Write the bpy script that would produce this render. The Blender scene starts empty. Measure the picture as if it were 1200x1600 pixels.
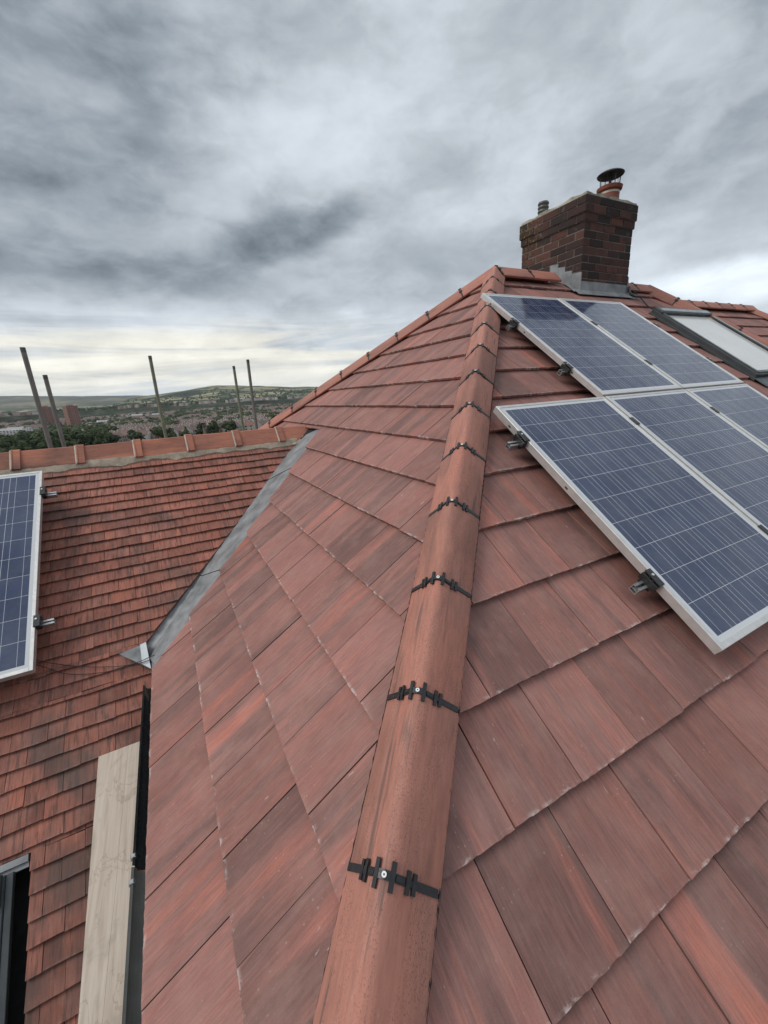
import bpy, math, random
import numpy as np
from mathutils import Vector, Matrix, noise as mnoise

random.seed(7); rng = random.Random(11)
S = bpy.context.scene; C = S.collection; R = math.radians
V = lambda *a: np.array(a, float)

# ------------------------------------------------------------------ camera
CAMROT = np.array([[0.88083690, -0.46981895, -0.05827955], [0.18240945, 0.22320790, 0.95755758], [0.43686742, 0.85407751, -0.28230917]])  # right, up, forward
FPX = 635.79
cd = bpy.data.cameras.new("camera"); cam = bpy.data.objects.new("camera", cd); C.objects.link(cam)
cd.sensor_fit = 'VERTICAL'; cd.sensor_height = 36; cd.lens = FPX * 36 / 1600
cd.clip_start = 0.05; cd.clip_end = 40000
r_, u_, f_ = CAMROT
cam.matrix_world = Matrix(((r_[0], u_[0], -f_[0], 0), (r_[1], u_[1], -f_[1], 0), (r_[2], u_[2], -f_[2], 0), (0, 0, 0, 1)))
S.camera = cam

# ------------------------------------------------------------------ node helper
class NT:
    def __init__(s, tree): s.t = tree; s.n = tree.nodes; s.l = tree.links
    def new(s, ty, **k):
        n = s.n.new(ty)
        for a, b in k.items(): setattr(n, a, b)
        return n
    def put(s, sock, v):
        if isinstance(v, bpy.types.NodeSocket): s.l.new(v, sock)
        elif v is not None:
            if sock.type == 'RGBA' and len(v) == 3: v = (*v, 1)
            sock.default_value = v
    def m(s, op, a, b=None, c=None, clamp=False):
        n = s.new('ShaderNodeMath', operation=op); n.use_clamp = clamp
        for i, v in enumerate((a, b, c)): s.put(n.inputs[i], v)
        return n.outputs[0]
    def vm(s, op, a, b=None, scale=None):
        n = s.new('ShaderNodeVectorMath', operation=op); s.put(n.inputs[0], a); s.put(n.inputs[1], b)
        if scale is not None: s.put(n.inputs['Scale'], scale)
        return n.outputs['Value'] if op in ('DOT_PRODUCT', 'LENGTH', 'DISTANCE') else n.outputs[0]
    def xyz(s, v): n = s.new('ShaderNodeSeparateXYZ'); s.put(n.inputs[0], v); return n.outputs
    def comb(s, x, y, z=0.0):
        n = s.new('ShaderNodeCombineXYZ')
        for i, v in enumerate((x, y, z)): s.put(n.inputs[i], v)
        return n.outputs[0]
    def noise(s, vec, scale, detail=4, rough=.55, dist=0.0, col=False):
        n = s.new('ShaderNodeTexNoise'); s.put(n.inputs['Vector'], vec); s.put(n.inputs['Scale'], scale)
        n.inputs['Detail'].default_value = detail; n.inputs['Roughness'].default_value = rough; n.inputs['Distortion'].default_value = dist
        return n.outputs['Color' if col else 'Fac']
    def voro(s, vec, scale, feat='F1', out='Distance'):
        n = s.new('ShaderNodeTexVoronoi', feature=feat); s.put(n.inputs['Vector'], vec); n.inputs['Scale'].default_value = scale
        return n.outputs[out]
    def ss(s, v, a, b, lo=0.0, hi=1.0):
        n = s.new('ShaderNodeMapRange', interpolation_type='SMOOTHSTEP'); s.put(n.inputs['Value'], v)
        n.inputs['From Min'].default_value = a; n.inputs['From Max'].default_value = b
        n.inputs['To Min'].default_value = lo; n.inputs['To Max'].default_value = hi
        return n.outputs[0]
    def mix(s, f, a, b, bt='MIX'):
        n = s.new('ShaderNodeMix', data_type='RGBA', blend_type=bt); s.put(n.inputs[0], f); s.put(n.inputs[6], a); s.put(n.inputs[7], b)
        return n.outputs[2]
    def ramp(s, f, pts):
        n = s.new('ShaderNodeValToRGB'); s.put(n.inputs[0], f); e = n.color_ramp.elements
        while len(e) < len(pts): e.new(.5)
        for q, (p, c) in zip(e, pts): q.position = p; q.color = (*c, 1)
        return n.outputs[0]
    def attr(s, name): n = s.new('ShaderNodeAttribute', attribute_name=name); return n.outputs['Vector']
    def uv(s): return s.new('ShaderNodeUVMap').outputs[0]
    def obj(s): return s.new('ShaderNodeTexCoord').outputs['Object']
    def pos(s): return s.new('ShaderNodeNewGeometry').outputs['Position']

# ------------------------------------------------------------------ world: overcast sky over a daylight sky
SUN_EL, SUN_AZ = R(46), R(-78)          # azimuth measured from +y towards +x
w = bpy.data.worlds.new("World"); S.world = w; w.use_nodes = True
N = NT(w.node_tree); N.n.clear()
def ray(px, py):
    v = CAMROT.T @ V((px - 600) / FPX, (800 - py) / FPX, 1); return v / np.linalg.norm(v)
sky = N.new('ShaderNodeTexSky', sky_type='NISHITA'); sky.sun_disc = False; sky.sun_elevation = SUN_EL; sky.sun_rotation = SUN_AZ
sky.air_density = 1; sky.dust_density = 2
D = N.new('ShaderNodeTexCoord').outputs['Generated']
x, y, z = N.xyz(D)
zz = N.m('ADD', N.m('MAXIMUM', z, 0.0), .11)
P = N.comb(N.m('DIVIDE', x, zz), N.m('DIVIDE', y, zz), 0.3)
warp = N.vm('SCALE', N.vm('SUBTRACT', N.noise(P, .9, 2, col=True), (.5, .5, .5)), scale=.45)
PW = N.vm('ADD', P, warp)
PW = N.vm('ADD', PW, N.vm('SCALE', N.vm('SUBTRACT', N.noise(PW, 4.5, 4, col=True), (.5, .5, .5)), scale=.16))
n1 = N.noise(PW, .75, 10, .55)
DL = N.vm('MULTIPLY', D, (1, 1, 2.0))
DL = N.vm('ADD', DL, N.vm('SCALE', N.vm('SUBTRACT', N.noise(DL, 6.0, 3, col=True), (.5, .5, .5)), scale=.10))
n2 = N.noise(N.vm('ADD', DL, (7.3, 2.1, 4)), 5.0, 10, .56)
n3 = N.noise(N.vm('ADD', P, (1.3, 9.1, 2)), .28, 3, .5)
n4 = N.noise(N.vm('ADD', DL, (3.3, 5.7, 1)), 15.0, 8, .60)
lum = N.m('ADD', N.m('MULTIPLY', N.ss(n1, .30, .70), .11), N.m('MULTIPLY', N.ss(n2, .33, .67), .155))
lum = N.m('ADD', lum, N.m('MULTIPLY', N.ss(n3, .3, .7), .09))
lum = N.m('ADD', lum, N.m('MULTIPLY', N.m('SUBTRACT', n4, .5), .16))
lum = N.m('ADD', lum, .235)
DW = N.vm('ADD', D, N.vm('SCALE', N.vm('SUBTRACT', N.noise(N.vm('MULTIPLY', D, (1, 1, 2.2)), 5.0, 7, .6, col=True), (.5, .5, .5)), scale=.07))
def blob(px, py, sx, sy, amp, rot=0.0):
    global lum
    c = ray(px, py); h = np.cross(c, V(0, 0, 1)); h /= np.linalg.norm(h); v = np.cross(h, c)
    cr, sr = math.cos(R(rot)), math.sin(R(rot)); h, v = h * cr + v * sr, v * cr - h * sr
    q = N.vm('SUBTRACT', DW, tuple(c))
    a = N.m('DIVIDE', N.vm('DOT_PRODUCT', q, tuple(h)), sx); b = N.m('DIVIDE', N.vm('DOT_PRODUCT', q, tuple(v)), sy)
    rr = N.m('SQRT', N.m('ADD', N.m('MULTIPLY', a, a), N.m('MULTIPLY', b, b)))
    lum = N.m('ADD', lum, N.m('MULTIPLY', N.ss(rr, 0.25, 1.0, 1, 0), amp * 1.5))
for b in ((455, 362, .20, .062, -.13, 12), (520, 340, .09, .04, -.06, 20), (200, 285, .26, .09, -.085, 0), (60, 345, .30, .13, -.075, 0), (300, 420, .45, .09, -.05, 4),
          (60, 40, .34, .22, -.10, 0), (330, 40, .30, .12, -.06, 10), (780, 190, .35, .2, .02, 0),
          (1090, 130, .28, .2, -.05, 0), (1120, 300, .30, .16, .02, 0), (1150, 440, .20, .05, .20, 0), (560, 470, .3, .05, -.05, 0), (730, 330, .2, .08, .05, 0)):
    blob(*b)
# brighter, creamier bands low on the horizon
el = N.m('MULTIPLY', N.m('ARCSINE', z), 57.2958)
az = N.m('ARCTAN2', x, y)
band = N.noise(N.comb(N.m('MULTIPLY', az, 2.2), N.m('MULTIPLY', el, .42), 1.7), 1.0, 6, .6, .6)
glow = N.m('MULTIPLY', N.ss(el, 13, 5, 0, 1), N.ss(band, .36, .66))
lowaz = N.ss(N.m('ABSOLUTE', N.m('ADD', az, R(12))), R(20), R(75), 1, .25)
glow = N.m('MULTIPLY', N.m('ADD', N.m('MULTIPLY', glow, .30), N.m('MULTIPLY', N.ss(el, 12, 1, 0, 1), .13)), lowaz)
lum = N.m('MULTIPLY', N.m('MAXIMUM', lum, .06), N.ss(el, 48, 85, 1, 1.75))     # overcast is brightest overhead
lum = N.m('ADD', lum, glow)
tint = N.mix(N.ss(lum, .10, .42), (.835, .99, 1.15), (.92, 1.0, 1.085))
tint = N.mix(N.ss(glow, .05, .3), tint, (1.06, 1.03, .915))
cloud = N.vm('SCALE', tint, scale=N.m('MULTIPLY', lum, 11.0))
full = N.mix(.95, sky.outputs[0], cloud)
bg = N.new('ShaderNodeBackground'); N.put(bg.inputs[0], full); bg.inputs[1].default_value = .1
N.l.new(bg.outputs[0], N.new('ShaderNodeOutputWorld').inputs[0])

sd = bpy.data.lights.new("sun", 'SUN'); sun = bpy.data.objects.new("sun", sd); C.objects.link(sun)
sd.energy = 1.5; sd.angle = R(34); sd.color = (1, .96, .9)
sdir = Vector((math.sin(SUN_AZ) * math.cos(SUN_EL), math.cos(SUN_AZ) * math.cos(SUN_EL), math.sin(SUN_EL)))
sun.rotation_euler = sdir.to_track_quat('Z', 'Y').to_euler()
vs = S.view_settings; S.display_settings.display_device = 'sRGB'
vs.view_transform = 'Standard'; vs.look = 'None'; vs.exposure = 0.38; vs.gamma = 1; vs.use_curve_mapping = False
S.cycles.volume_bounces = 1; S.cycles.max_bounces = 6

# ------------------------------------------------------------------ materials
def material(name):
    m = bpy.data.materials.new(name); m.use_nodes = True; n = NT(m.node_tree); n.n.clear()
    b = n.new('ShaderNodeBsdfPrincipled'); o = n.new('ShaderNodeOutputMaterial'); n.l.new(b.outputs[0], o.inputs[0])
    return m, n, b
def bump(n, b, h, strength, dist=.01):
    q = n.new('ShaderNodeBump'); q.inputs['Strength'].default_value = strength; q.inputs['Distance'].default_value = dist
    n.put(q.inputs['Height'], h); n.l.new(q.outputs[0], b.inputs['Normal'])
def simple(name, c, rough=.6, metal=0.0, var=.25, scale=8.0, bmp=.15, spec=None):
    m, n, b = material(name); o = n.obj()
    k = n.noise(o, scale, 6, .6)
    dark = tuple(v * (1 - var) for v in c); lite = tuple(min(1, v * (1 + var)) for v in c)
    n.put(b.inputs['Base Color'], n.ramp(k, [(.3, dark), (.7, lite)]))
    n.put(b.inputs['Roughness'], n.ss(n.noise(o, scale * 3, 3), .3, .7, max(0, rough - .1), min(1, rough + .1)))
    b.inputs['Metallic'].default_value = metal
    if spec is not None: b.inputs['Specular IOR Level'].default_value = spec
    if bmp: bump(n, b, n.noise(o, scale * 6, 4), bmp, .004)
    return m

def tile_mat(name, main, grey, orange, o_lo, o_hi, chalk, stain, rough=.78, ustr=26.0, var=.25, grain=0.0, fib=0.0):
    """Streaky concrete or clay tile; u runs across a tile, v up it, 'rnd' differs from tile to tile."""
    m, n, b = material(name); uv = n.uv(); rnd = n.attr('rnd'); rx, ry, rz = n.xyz(rnd); u, v, _ = n.xyz(uv)
    off = n.vm('SCALE', rnd, scale=37.0)
    s1 = n.noise(n.vm('ADD', n.comb(n.m('MULTIPLY', u, ustr), n.m('MULTIPLY', v, 1.3)), off), 1.0, 6, .6, .3)
    s2 = n.noise(n.vm('ADD', n.comb(n.m('MULTIPLY', u, ustr * .32), n.m('MULTIPLY', v, .9), 5.0), off), 1.0, 4, .55, .4)
    fine = n.noise(n.vm('ADD', n.comb(n.m('MULTIPLY', u, ustr * 5), n.m('MULTIPLY', v, 14.0)), off), 1.0, 5, .7)
    blot = n.noise(n.vm('ADD', n.comb(n.m('MULTIPLY', u, 6), n.m('MULTIPLY', v, 5), 3.0), off), 1.0, 5, .6)
    c = n.mix(n.ss(s1, .22, .90), main, grey)
    c = n.mix(n.m('MULTIPLY', n.ss(n.m('ADD', s2, n.m('MULTIPLY', n.m('SUBTRACT', rx, .5), .22)), o_lo, o_hi), n.ss(s1, .7, .35, .45, 1)), c, orange)
    dk = n.m('MULTIPLY', n.ss(n.m('ADD', s2, n.m('MULTIPLY', n.m('SUBTRACT', rz, .5), .3)), .48, .33), .6)
    c = n.mix(dk, c, tuple(q * .62 for q in grey))
    c = n.mix(1.0, c, n.ramp(ry, [(0, (1 - var,) * 3), (1, (1 + var * .8,) * 3)]), 'MULTIPLY')
    c = n.mix(1.0, c, n.ramp(n.m('ADD', n.m('MULTIPLY', fine, .6), n.m('MULTIPLY', blot, .4)), [(.3, (.76, .76, .77)), (.7, (1.22, 1.21, 1.2))]), 'MULTIPLY')
    if fib:                                     # sanded, finely combed face
        f1 = n.noise(n.vm('ADD', n.comb(n.m('MULTIPLY', u, 170), n.m('MULTIPLY', v, 9)), off), 1.0, 3, .6)
        f2 = n.noise(n.vm('ADD', n.comb(n.m('MULTIPLY', u, 420), n.m('MULTIPLY', v, 300)), off), 1.0, 2, .6)
        f3 = n.noise(n.pos(), 2.1, 5, .6)
        fm_ = n.m('ADD', n.m('ADD', n.m('MULTIPLY', f1, .45), n.m('MULTIPLY', f2, .25)), n.m('MULTIPLY', f3, .30))
        c = n.mix(fib, c, n.mix(1.0, c, n.ramp(fm_, [(.34, (.55, .54, .54)), (.5, (1, 1, 1)), (.66, (1.5, 1.46, 1.44))]), 'MULTIPLY'))
        dust = n.noise(n.vm('ADD', n.pos(), n.vm('SCALE', rnd, scale=.25)), 5.5, 7, .68)
        c = n.mix(n.ss(dust, .42, .72, 0, .24), c, (.40, .255, .215))
        c = n.mix(n.ss(dust, .44, .28, 0, .30), c, (.17, .095, .085))
        fine = n.m('ADD', n.m('MULTIPLY', fine, .5), n.m('MULTIPLY', f2, .5))
    if grain:
        gs = n.noise(n.vm('ADD', n.comb(n.m('MULTIPLY', u, 330), n.m('MULTIPLY', v, 210)), off), 1.0, 2, .6)
        gz = n.noise(n.vm('ADD', n.comb(n.m('MULTIPLY', u, 22), n.m('MULTIPLY', v, 3.0), 9), off), 1.0, 4, .6)
        c = n.mix(n.m('MULTIPLY', n.m('MULTIPLY', n.ss(gs, .52, .70), n.ss(gz, .38, .62)), grain), c, (.13, .07, .055))
        ds = n.noise(n.vm('ADD', n.comb(n.m('MULTIPLY', u, 34), n.m('MULTIPLY', v, 2.2), 2), off), 1.0, 4, .6)
        c = n.mix(n.m('MULTIPLY', n.ss(ds, .58, .70), .75), c, (.12, .088, .08))
    if stain:                                   # dark run-off stains
        st = n.noise(n.vm('ADD', n.comb(n.m('MULTIPLY', u, 55), n.m('MULTIPLY', v, 5)), off), 1.0, 4, .65)
        c = n.mix(n.m('MULTIPLY', n.ss(st, .50, .64), stain), c, (.055, .040, .036))
        alg = n.noise(n.pos(), 1.3, 5, .6)
        c = n.mix(n.m('MULTIPLY', n.ss(alg, .50, .66), .72), c, (.085, .066, .058))
    if chalk:                                   # lime bloom along the lower edge, scattered white specks
        e = n.noise(n.vm('ADD', n.comb(n.m('MULTIPLY', u, 30), n.m('MULTIPLY', v, 40)), off), 1.0, 5, .65)
        edge = n.m('MULTIPLY', n.ss(n.m('ADD', v, n.m('MULTIPLY', n.m('SUBTRACT', e, .5), .05)), .018, .004), n.m('MULTIPLY', n.ss(e, .46, .66), n.ss(n.noise(n.vm('ADD', n.comb(n.m('MULTIPLY', u, 7), 0.0, 4.0), off), 1.0, 3, .6), .47, .60, .12, 1)))
        sp = n.m('MULTIPLY', n.ss(n.voro(n.vm('ADD', n.comb(u, n.m('MULTIPLY', v, .8)), off), 48), .16, .05), n.ss(blot, .48, .60))
        scr = n.m('MULTIPLY', n.ss(n.noise(n.vm('ADD', n.comb(n.m('MULTIPLY', u, 60), n.m('MULTIPLY', v, 16), 8), off), 1, 3, .6), .70, .78), .5)
        c = n.mix(n.m('MULTIPLY', n.m('MAXIMUM', n.m('MAXIMUM', edge, n.m('MULTIPLY', sp, .28)), scr), chalk), c, (.58, .50, .47))
    n.put(b.inputs['Base Color'], c)
    n.put(b.inputs['Roughness'], n.ss(blot, .3, .7, rough - .1, rough + .1))
    b.inputs['Specular IOR Level'].default_value = .35
    bump(n, b, n.m('ADD', fine, n.m('MULTIPLY', s1, .6)), .35, .003)
    return m

M = {}
M['tile'] = tile_mat('concrete_roof_tile', (.32, .136, .110), (.225, .132, .118), (.43, .150, .106), .58, .80, .95, 0, var=.16, fib=.55)
M['cap'] = tile_mat('hip_tile_clay_red', (.45, .195, .145), (.37, .180, .140), (.47, .185, .13), .5, .7, .5, 0, .75, 16, .10, .75)
M['clay'] = tile_mat('old_plain_clay_tile', (.335, .122, .083), (.25, .105, .080), (.40, .137, .088), .60, .76, .2, .58, .82, 34, .2, 0, .5)
M['oldridge'] = tile_mat('old_ridge_clay', (.43, .165, .105), (.36, .16, .115), (.47, .18, .10), .5, .7, .35, .2, .8, 14, .1)
M['mortar'] = simple('mortar', (.31, .255, .195), .9, 0, .35, 14, .6)
M['mortar_grey'] = simple('chimney_mortar', (.20, .175, .155), .95, 0, .3, 20, .5)
M['lime'] = simple('pale_mortar', (.50, .46, .39), .9, 0, .25, 14, .5)
M['flaunch'] = simple('mossy_flaunching', (.36, .335, .27), .95, 0, .45, 9, .8)
M['lead'] = simple('weathered_lead', (.235, .242, .248), .55, .25, .40, 7, .15)
M['strip_grey'] = simple('pale_strip_grey', (.56, .59, .60), .45, .2, .18, 9, .1)
M['black'] = simple('black_plastic', (.018, .018, .02), .42, 0, .3, 40, 0)
M['rubber'] = simple('black_foam', (.012, .012, .012), .9, 0, .4, 60, .6)
M['gutter'] = simple('black_gutter_plastic', (.028, .029, .031), .33, 0, .3, 9, .05)
M['gutter_grey'] = simple('sky_toned_gutter_plastic', (.17, .168, .16), .6, 0, .3, 6, .1)  # paler grey paints in the sky reflected along the near gutter
M['alu'] = simple('anodised_aluminium', (.62, .61, .59), .38, .55, .10, 20, .03)
M['alu_dull'] = simple('dull_rail_aluminium', (.50, .50, .50), .4, .8, .1, 20, 0)
M['bolt'] = simple('steel_bolt', (.75, .75, .74), .3, .6, .1, 40, 0)
M['winframe'] = simple('dark_grey_window_metal', (.055, .062, .066), .42, .2, .2, 7, .05)
M['winlight'] = simple('grey_window_capping', (.36, .38, .38), .35, .6, .12, 7, .03)
M['darkgap'] = simple('dark_underlay', (.012, .012, .012), .95, 0, .3, 7, 0)
M['pole'] = simple('galvanised_pole', (.20, .19, .175), .55, .3, .30, 3, .1)
M['pole_green'] = simple('mossy_pole', (.20, .215, .145), .65, .1, .35, 3, .1)
M['render'] = simple('house_wall_render', (.42, .37, .31), .9, 0, .2, 2, .3)
M['terracotta'] = simple('terracotta_pot', (.20, .055, .036), .7, 0, .3, 9, .2)
M['pipe'] = simple('dark_vent_metal', (.10, .10, .095), .5, .4, .3, 12, .1)
M['white'] = simple('white_plastic', (.75, .75, .73), .5, 0, .06, 20, 0)
M['cable'] = simple('black_cable', (.02, .018, .018), .6, 0, .3, 30, 0)

def brick_mat():
    m, n, b = material('sooty_brick'); o = n.obj(); rnd = n.attr('rnd'); rx, ry, rz = n.xyz(rnd)
    k = n.noise(n.vm('ADD', o, n.vm('SCALE', rnd, scale=9.0)), 22, 6, .65)
    c = n.ramp(n.m('ADD', n.m('MULTIPLY', rx, .7), n.m('MULTIPLY', k, .3)), [(.1, (.022, .015, .014)), (.45, (.052, .025, .021)), (.8, (.115, .047, .034)), (1, (.17, .066, .045))])
    c = n.mix(n.m('MULTIPLY', n.ss(n.noise(o, 3.2, 5, .6), .45, .65), .7), c, (.026, .022, .021))
    p = n.xyz(n.pos())
    lich = n.m('MULTIPLY', n.ss(n.noise(o, 26, 5, .65), .52, .60), n.m('MULTIPLY', n.ss(p[2], 1.45, 1.85), n.ss(p[1], 4.15, 4.45)))
    c = n.mix(n.m('MULTIPLY', lich, .8), c, (.24, .15, .035))
    lime = n.m('MULTIPLY', n.ss(n.noise(o, 11, 5, .65), .60, .70), .35)
    c = n.mix(lime, c, (.20, .185, .17))
    n.put(b.inputs['Base Color'], c); b.inputs['Roughness'].default_value = .92
    bump(n, b, k, .7, .006); return m
M['brick'] = brick_mat()

def wood_mat():
    m, n, b = material('weathered_plank'); u, v, _ = n.xyz(n.uv())
    g = n.noise(n.comb(n.m('MULTIPLY', u, 60), n.m('MULTIPLY', v, 2.2)), 1.0, 6, .65, .6)
    g2 = n.noise(n.comb(n.m('MULTIPLY', u, 7), n.m('MULTIPLY', v, 3.5), 3.0), 1.0, 5, .6, 1.0)
    knot = n.ss(n.voro(n.comb(n.m('MULTIPLY', u, 2.4), v), 2.2), .10, .05)
    c = n.ramp(g, [(.25, (.37, .30, .235)), (.5, (.51, .43, .35)), (.75, (.60, .525, .435))])
    c = n.mix(n.m('MULTIPLY', n.ss(g2, .55, .72), .45), c, (.29, .24, .19))
    ring = n.ss(n.m('ABSOLUTE', n.m('SUBTRACT', n.m('FRACT', n.m('ADD', n.m('MULTIPLY', v, 2.1), n.m('MULTIPLY', g2, 1.7))), .5)), .03, .01)
    c = n.mix(n.m('MULTIPLY', ring, .35), c, (.26, .20, .15))
    mud = n.noise(n.comb(n.m('MULTIPLY', u, 14), n.m('MULTIPLY', v, 9), 7.0), 1.0, 6, .7)
    c = n.mix(n.m('MULTIPLY', n.ss(mud, .60, .72), .55), c, (.17, .13, .10))
    c = n.mix(n.m('MULTIPLY', knot, .7), c, (.14, .09, .06))
    crack = n.m('MULTIPLY', n.ss(n.m('ABSOLUTE', n.m('ADD', n.m('SUBTRACT', u, .152), n.m('MULTIPLY', n.m('SUBTRACT', g2, .5), .012))), .0011, .0003), .55)
    c = n.mix(crack, c, (.10, .075, .055))
    n.put(b.inputs['Base Color'], c); b.inputs['Roughness'].default_value = .85
    bump(n, b, g, .3, .003); return m
M['wood'] = wood_mat()

def pv_mat(name, Wd, Ld):
    m, n, b = material(name); u, v, _ = n.xyz(n.uv())
    mg = .022; cu = n.m('DIVIDE', n.m('SUBTRACT', u, mg), (Wd - 2 * mg) / 6); cv = n.m('DIVIDE', n.m('SUBTRACT', v, mg), (Ld - 2 * mg) / 10)
    fu = n.m('FRACT', cu); fv = n.m('FRACT', cv)
    def near(f, c, wd): return n.m('LESS_THAN', n.m('ABSOLUTE', n.m('SUBTRACT', f, c)), wd)
    gap = n.m('MAXIMUM', n.m('GREATER_THAN', n.m('ABSOLUTE', n.m('SUBTRACT', fu, .5)), .5 - .0065), n.m('GREATER_THAN', n.m('ABSOLUTE', n.m('SUBTRACT', fv, .5)), .5 - .0065))
    out = n.m('MAXIMUM', n.m('GREATER_THAN', n.m('ABSOLUTE', n.m('SUBTRACT', cu, 3.0)), 3.0), n.m('GREATER_THAN', n.m('ABSOLUTE', n.m('SUBTRACT', cv, 5.0)), 5.0))
    bus = n.m('MAXIMUM', near(fu, .245, .006), near(fu, .755, .006))
    cell = n.new('ShaderNodeTexWhiteNoise', noise_dimensions='2D'); n.put(cell.inputs['Vector'], n.comb(n.m('FLOOR', cu), n.m('FLOOR', cv)))
    gr = n.voro(n.uv(), 70, 'F1', 'Color'); gx = n.xyz(gr)[0]
    k = n.m('ADD', n.m('MULTIPLY', cell.outputs[0], .5), n.m('MULTIPLY', gx, .5))
    c = n.ramp(k, [(0, (.012, .024, .072)), (1, (.024, .044, .108))])
    c = n.mix(bus, c, (.46, .49, .54))
    c = n.mix(n.m('MAXIMUM', gap, out), c, (.56, .58, .60))
    dust = n.noise(n.obj(), 5, 5, .6)
    c = n.mix(n.ss(dust, .3, .8, .02, .10), c, (.42, .40, .37))
    n.put(b.inputs['Base Color'], c)
    n.put(b.inputs['Roughness'], n.ss(dust, .3, .7, .05, .11)); b.inputs['IOR'].default_value = 1.5
    b.inputs['Specular IOR Level'].default_value = .6
    return m

def glass_mat():
    m, n, b = material('roof_window_glass'); o = n.obj()
    n.put(b.inputs['Base Color'], n.ramp(n.noise(o, 2.5, 4), [(.3, (.58, .575, .55)), (.7, (.65, .645, .62))]))
    b.inputs['Roughness'].default_value = .12; return m
M['pane'] = glass_mat()

# ------------------------------------------------------------------ mesh builder and tagging
class MB:
    def __init__(s): s.v = []; s.f = []; s.uv = []; s.r = []; s.mi = []
    def face(s, pts, uv=None, rnd=(0, 0, 0), mi=0):
        i = len(s.v); s.v += [tuple(p) for p in pts]; s.f.append(tuple(range(i, i + len(pts))))
        s.uv += [tuple(q) for q in (uv or [(p[0], p[1]) for p in pts])]; s.r.append(rnd); s.mi.append(mi)
    def prism(s, bot, top, uvb=None, rnd=(0, 0, 0), mi=0, cap_bottom=True):
        """bot, top: matching rings of 3-D points, counter-clockwise seen from the top side."""
        n = len(bot); uvb = uvb or [(p[0], p[1]) for p in top]
        s.face(top, uvb, rnd, mi)
        if cap_bottom: s.face(bot[::-1], uvb[::-1], rnd, mi)
        for k in range(n):
            j = (k + 1) % n; s.face([bot[k], bot[j], top[j], top[k]], [uvb[k], uvb[j], uvb[j], uvb[k]], rnd, mi)
    def box(s, o, a, b, c, rnd=(0, 0, 0), mi=0, bevel=0.0):
        """o corner; a, b, c edge vectors (right-handed)."""
        o, a, b, c = map(lambda q: np.array(q, float), (o, a, b, c))
        la, lb, lc = (np.linalg.norm(q) for q in (a, b, c))
        ring = [o, o + a, o + a + b, o + b]; uv = [(0, 0), (la, 0), (la, lb), (0, lb)]
        if bevel:
            ia, ib = a / la * bevel, b / lb * bevel; k = c / lc * bevel
            top = [p + c + d for p, d in zip(ring, (ia + ib, -ia + ib, -ia - ib, ia - ib))]
            mid = [p + c - k for p in ring]
            s.prism(ring, mid, uv, rnd, mi); 
            for q in range(4):
                j = (q + 1) % 4; s.face([mid[q], mid[j], top[j], top[q]], [uv[q], uv[j], uv[j], uv[q]], rnd, mi)
            s.face(top, uv, rnd, mi)
        else: s.prism(ring, [p + c for p in ring], uv, rnd, mi)
    def tube(s, pts, r, seg=8, mi=0, rnd=(0, 0, 0), caps=True):
        pts = [np.array(p, float) for p in pts]; rs = r if isinstance(r, (list, tuple)) else [r] * len(pts); rings = []
        for i, p in enumerate(pts):
            t = pts[min(i + 1, len(pts) - 1)] - pts[max(i - 1, 0)]; t /= np.linalg.norm(t)
            h = V(1, 0, 0) if abs(t[0]) < .8 else V(0, 1, 0); a = np.cross(t, h); a /= np.linalg.norm(a); b = np.cross(t, a)
            rings.append([p + rs[i] * (math.cos(q) * a + math.sin(q) * b) for q in (2 * math.pi * k / seg for k in range(seg))])
        for i in range(len(rings) - 1):
            for k in range(seg):
                j = (k + 1) % seg; s.face([rings[i][k], rings[i][j], rings[i + 1][j], rings[i + 1][k]], None, rnd, mi)
        if caps: s.face(rings[0][::-1], None, rnd, mi); s.face(rings[-1], None, rnd, mi)
    def lathe(s, c, prof, seg=24, mi=0):
        c = np.array(c, float); rings = [[c + V(r * math.cos(2 * math.pi * k / seg), r * math.sin(2 * math.pi * k / seg), h) for k in range(seg)] for r, h in prof]
        for i in range(len(rings) - 1):
            for k in range(seg):
                j = (k + 1) % seg; s.face([rings[i][k], rings[i][j], rings[i + 1][j], rings[i + 1][k]], None, (0, 0, 0), mi)
    def build(s, name, mats, parent=None, local=False, smooth=False):
        me = bpy.data.meshes.new(name); v = np.array(s.v, float)
        o = bpy.data.objects.new(name, me); C.objects.link(o)
        if parent is not None:
            o.parent = parent
            if not local:
                q = parent
                while q is not None: v = v - np.array(q.location); q = q.parent
        me.from_pydata([tuple(q) for q in v], [], s.f)
        ul = me.uv_layers.new(name='UVMap'); ul.data.foreach_set('uv', np.array(s.uv, np.float32).ravel())
        at = me.attributes.new('rnd', 'FLOAT_VECTOR', 'FACE'); at.data.foreach_set('vector', np.array(s.r, np.float32).ravel())
        for m in (mats if isinstance(mats, (list, tuple)) else [mats]): me.materials.append(m)
        me.polygons.foreach_set('material_index', s.mi)
        if smooth:
            import bmesh
            bm = bmesh.new(); bm.from_mesh(me); bmesh.ops.remove_doubles(bm, verts=bm.verts, dist=1e-5); bm.to_mesh(me); bm.free()
            me.polygons.foreach_set('use_smooth', [True] * len(me.polygons))
            if hasattr(me, 'set_sharp_from_angle'): me.set_sharp_from_angle(angle=R(38))
        return o
def tag(o, label=None, cat=None, group=None, kind=None):
    for k, v in (('label', label), ('category', cat), ('group', group), ('kind', kind)):
        if v: o[k] = v
    return o
def thing(name, loc, label, cat, group=None, mat=None):
    o = bpy.data.objects.new(name, None); C.objects.link(o); o.empty_display_size = .2
    if mat is not None: o.matrix_world = mat
    o.location = tuple(loc); return tag(o, label, cat, group)
def copy_tree(o, parent=None):
    c = o.copy(); C.objects.link(c); c.parent = parent
    for ch in list(o.children): copy_tree(ch, c)
    return c
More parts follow.
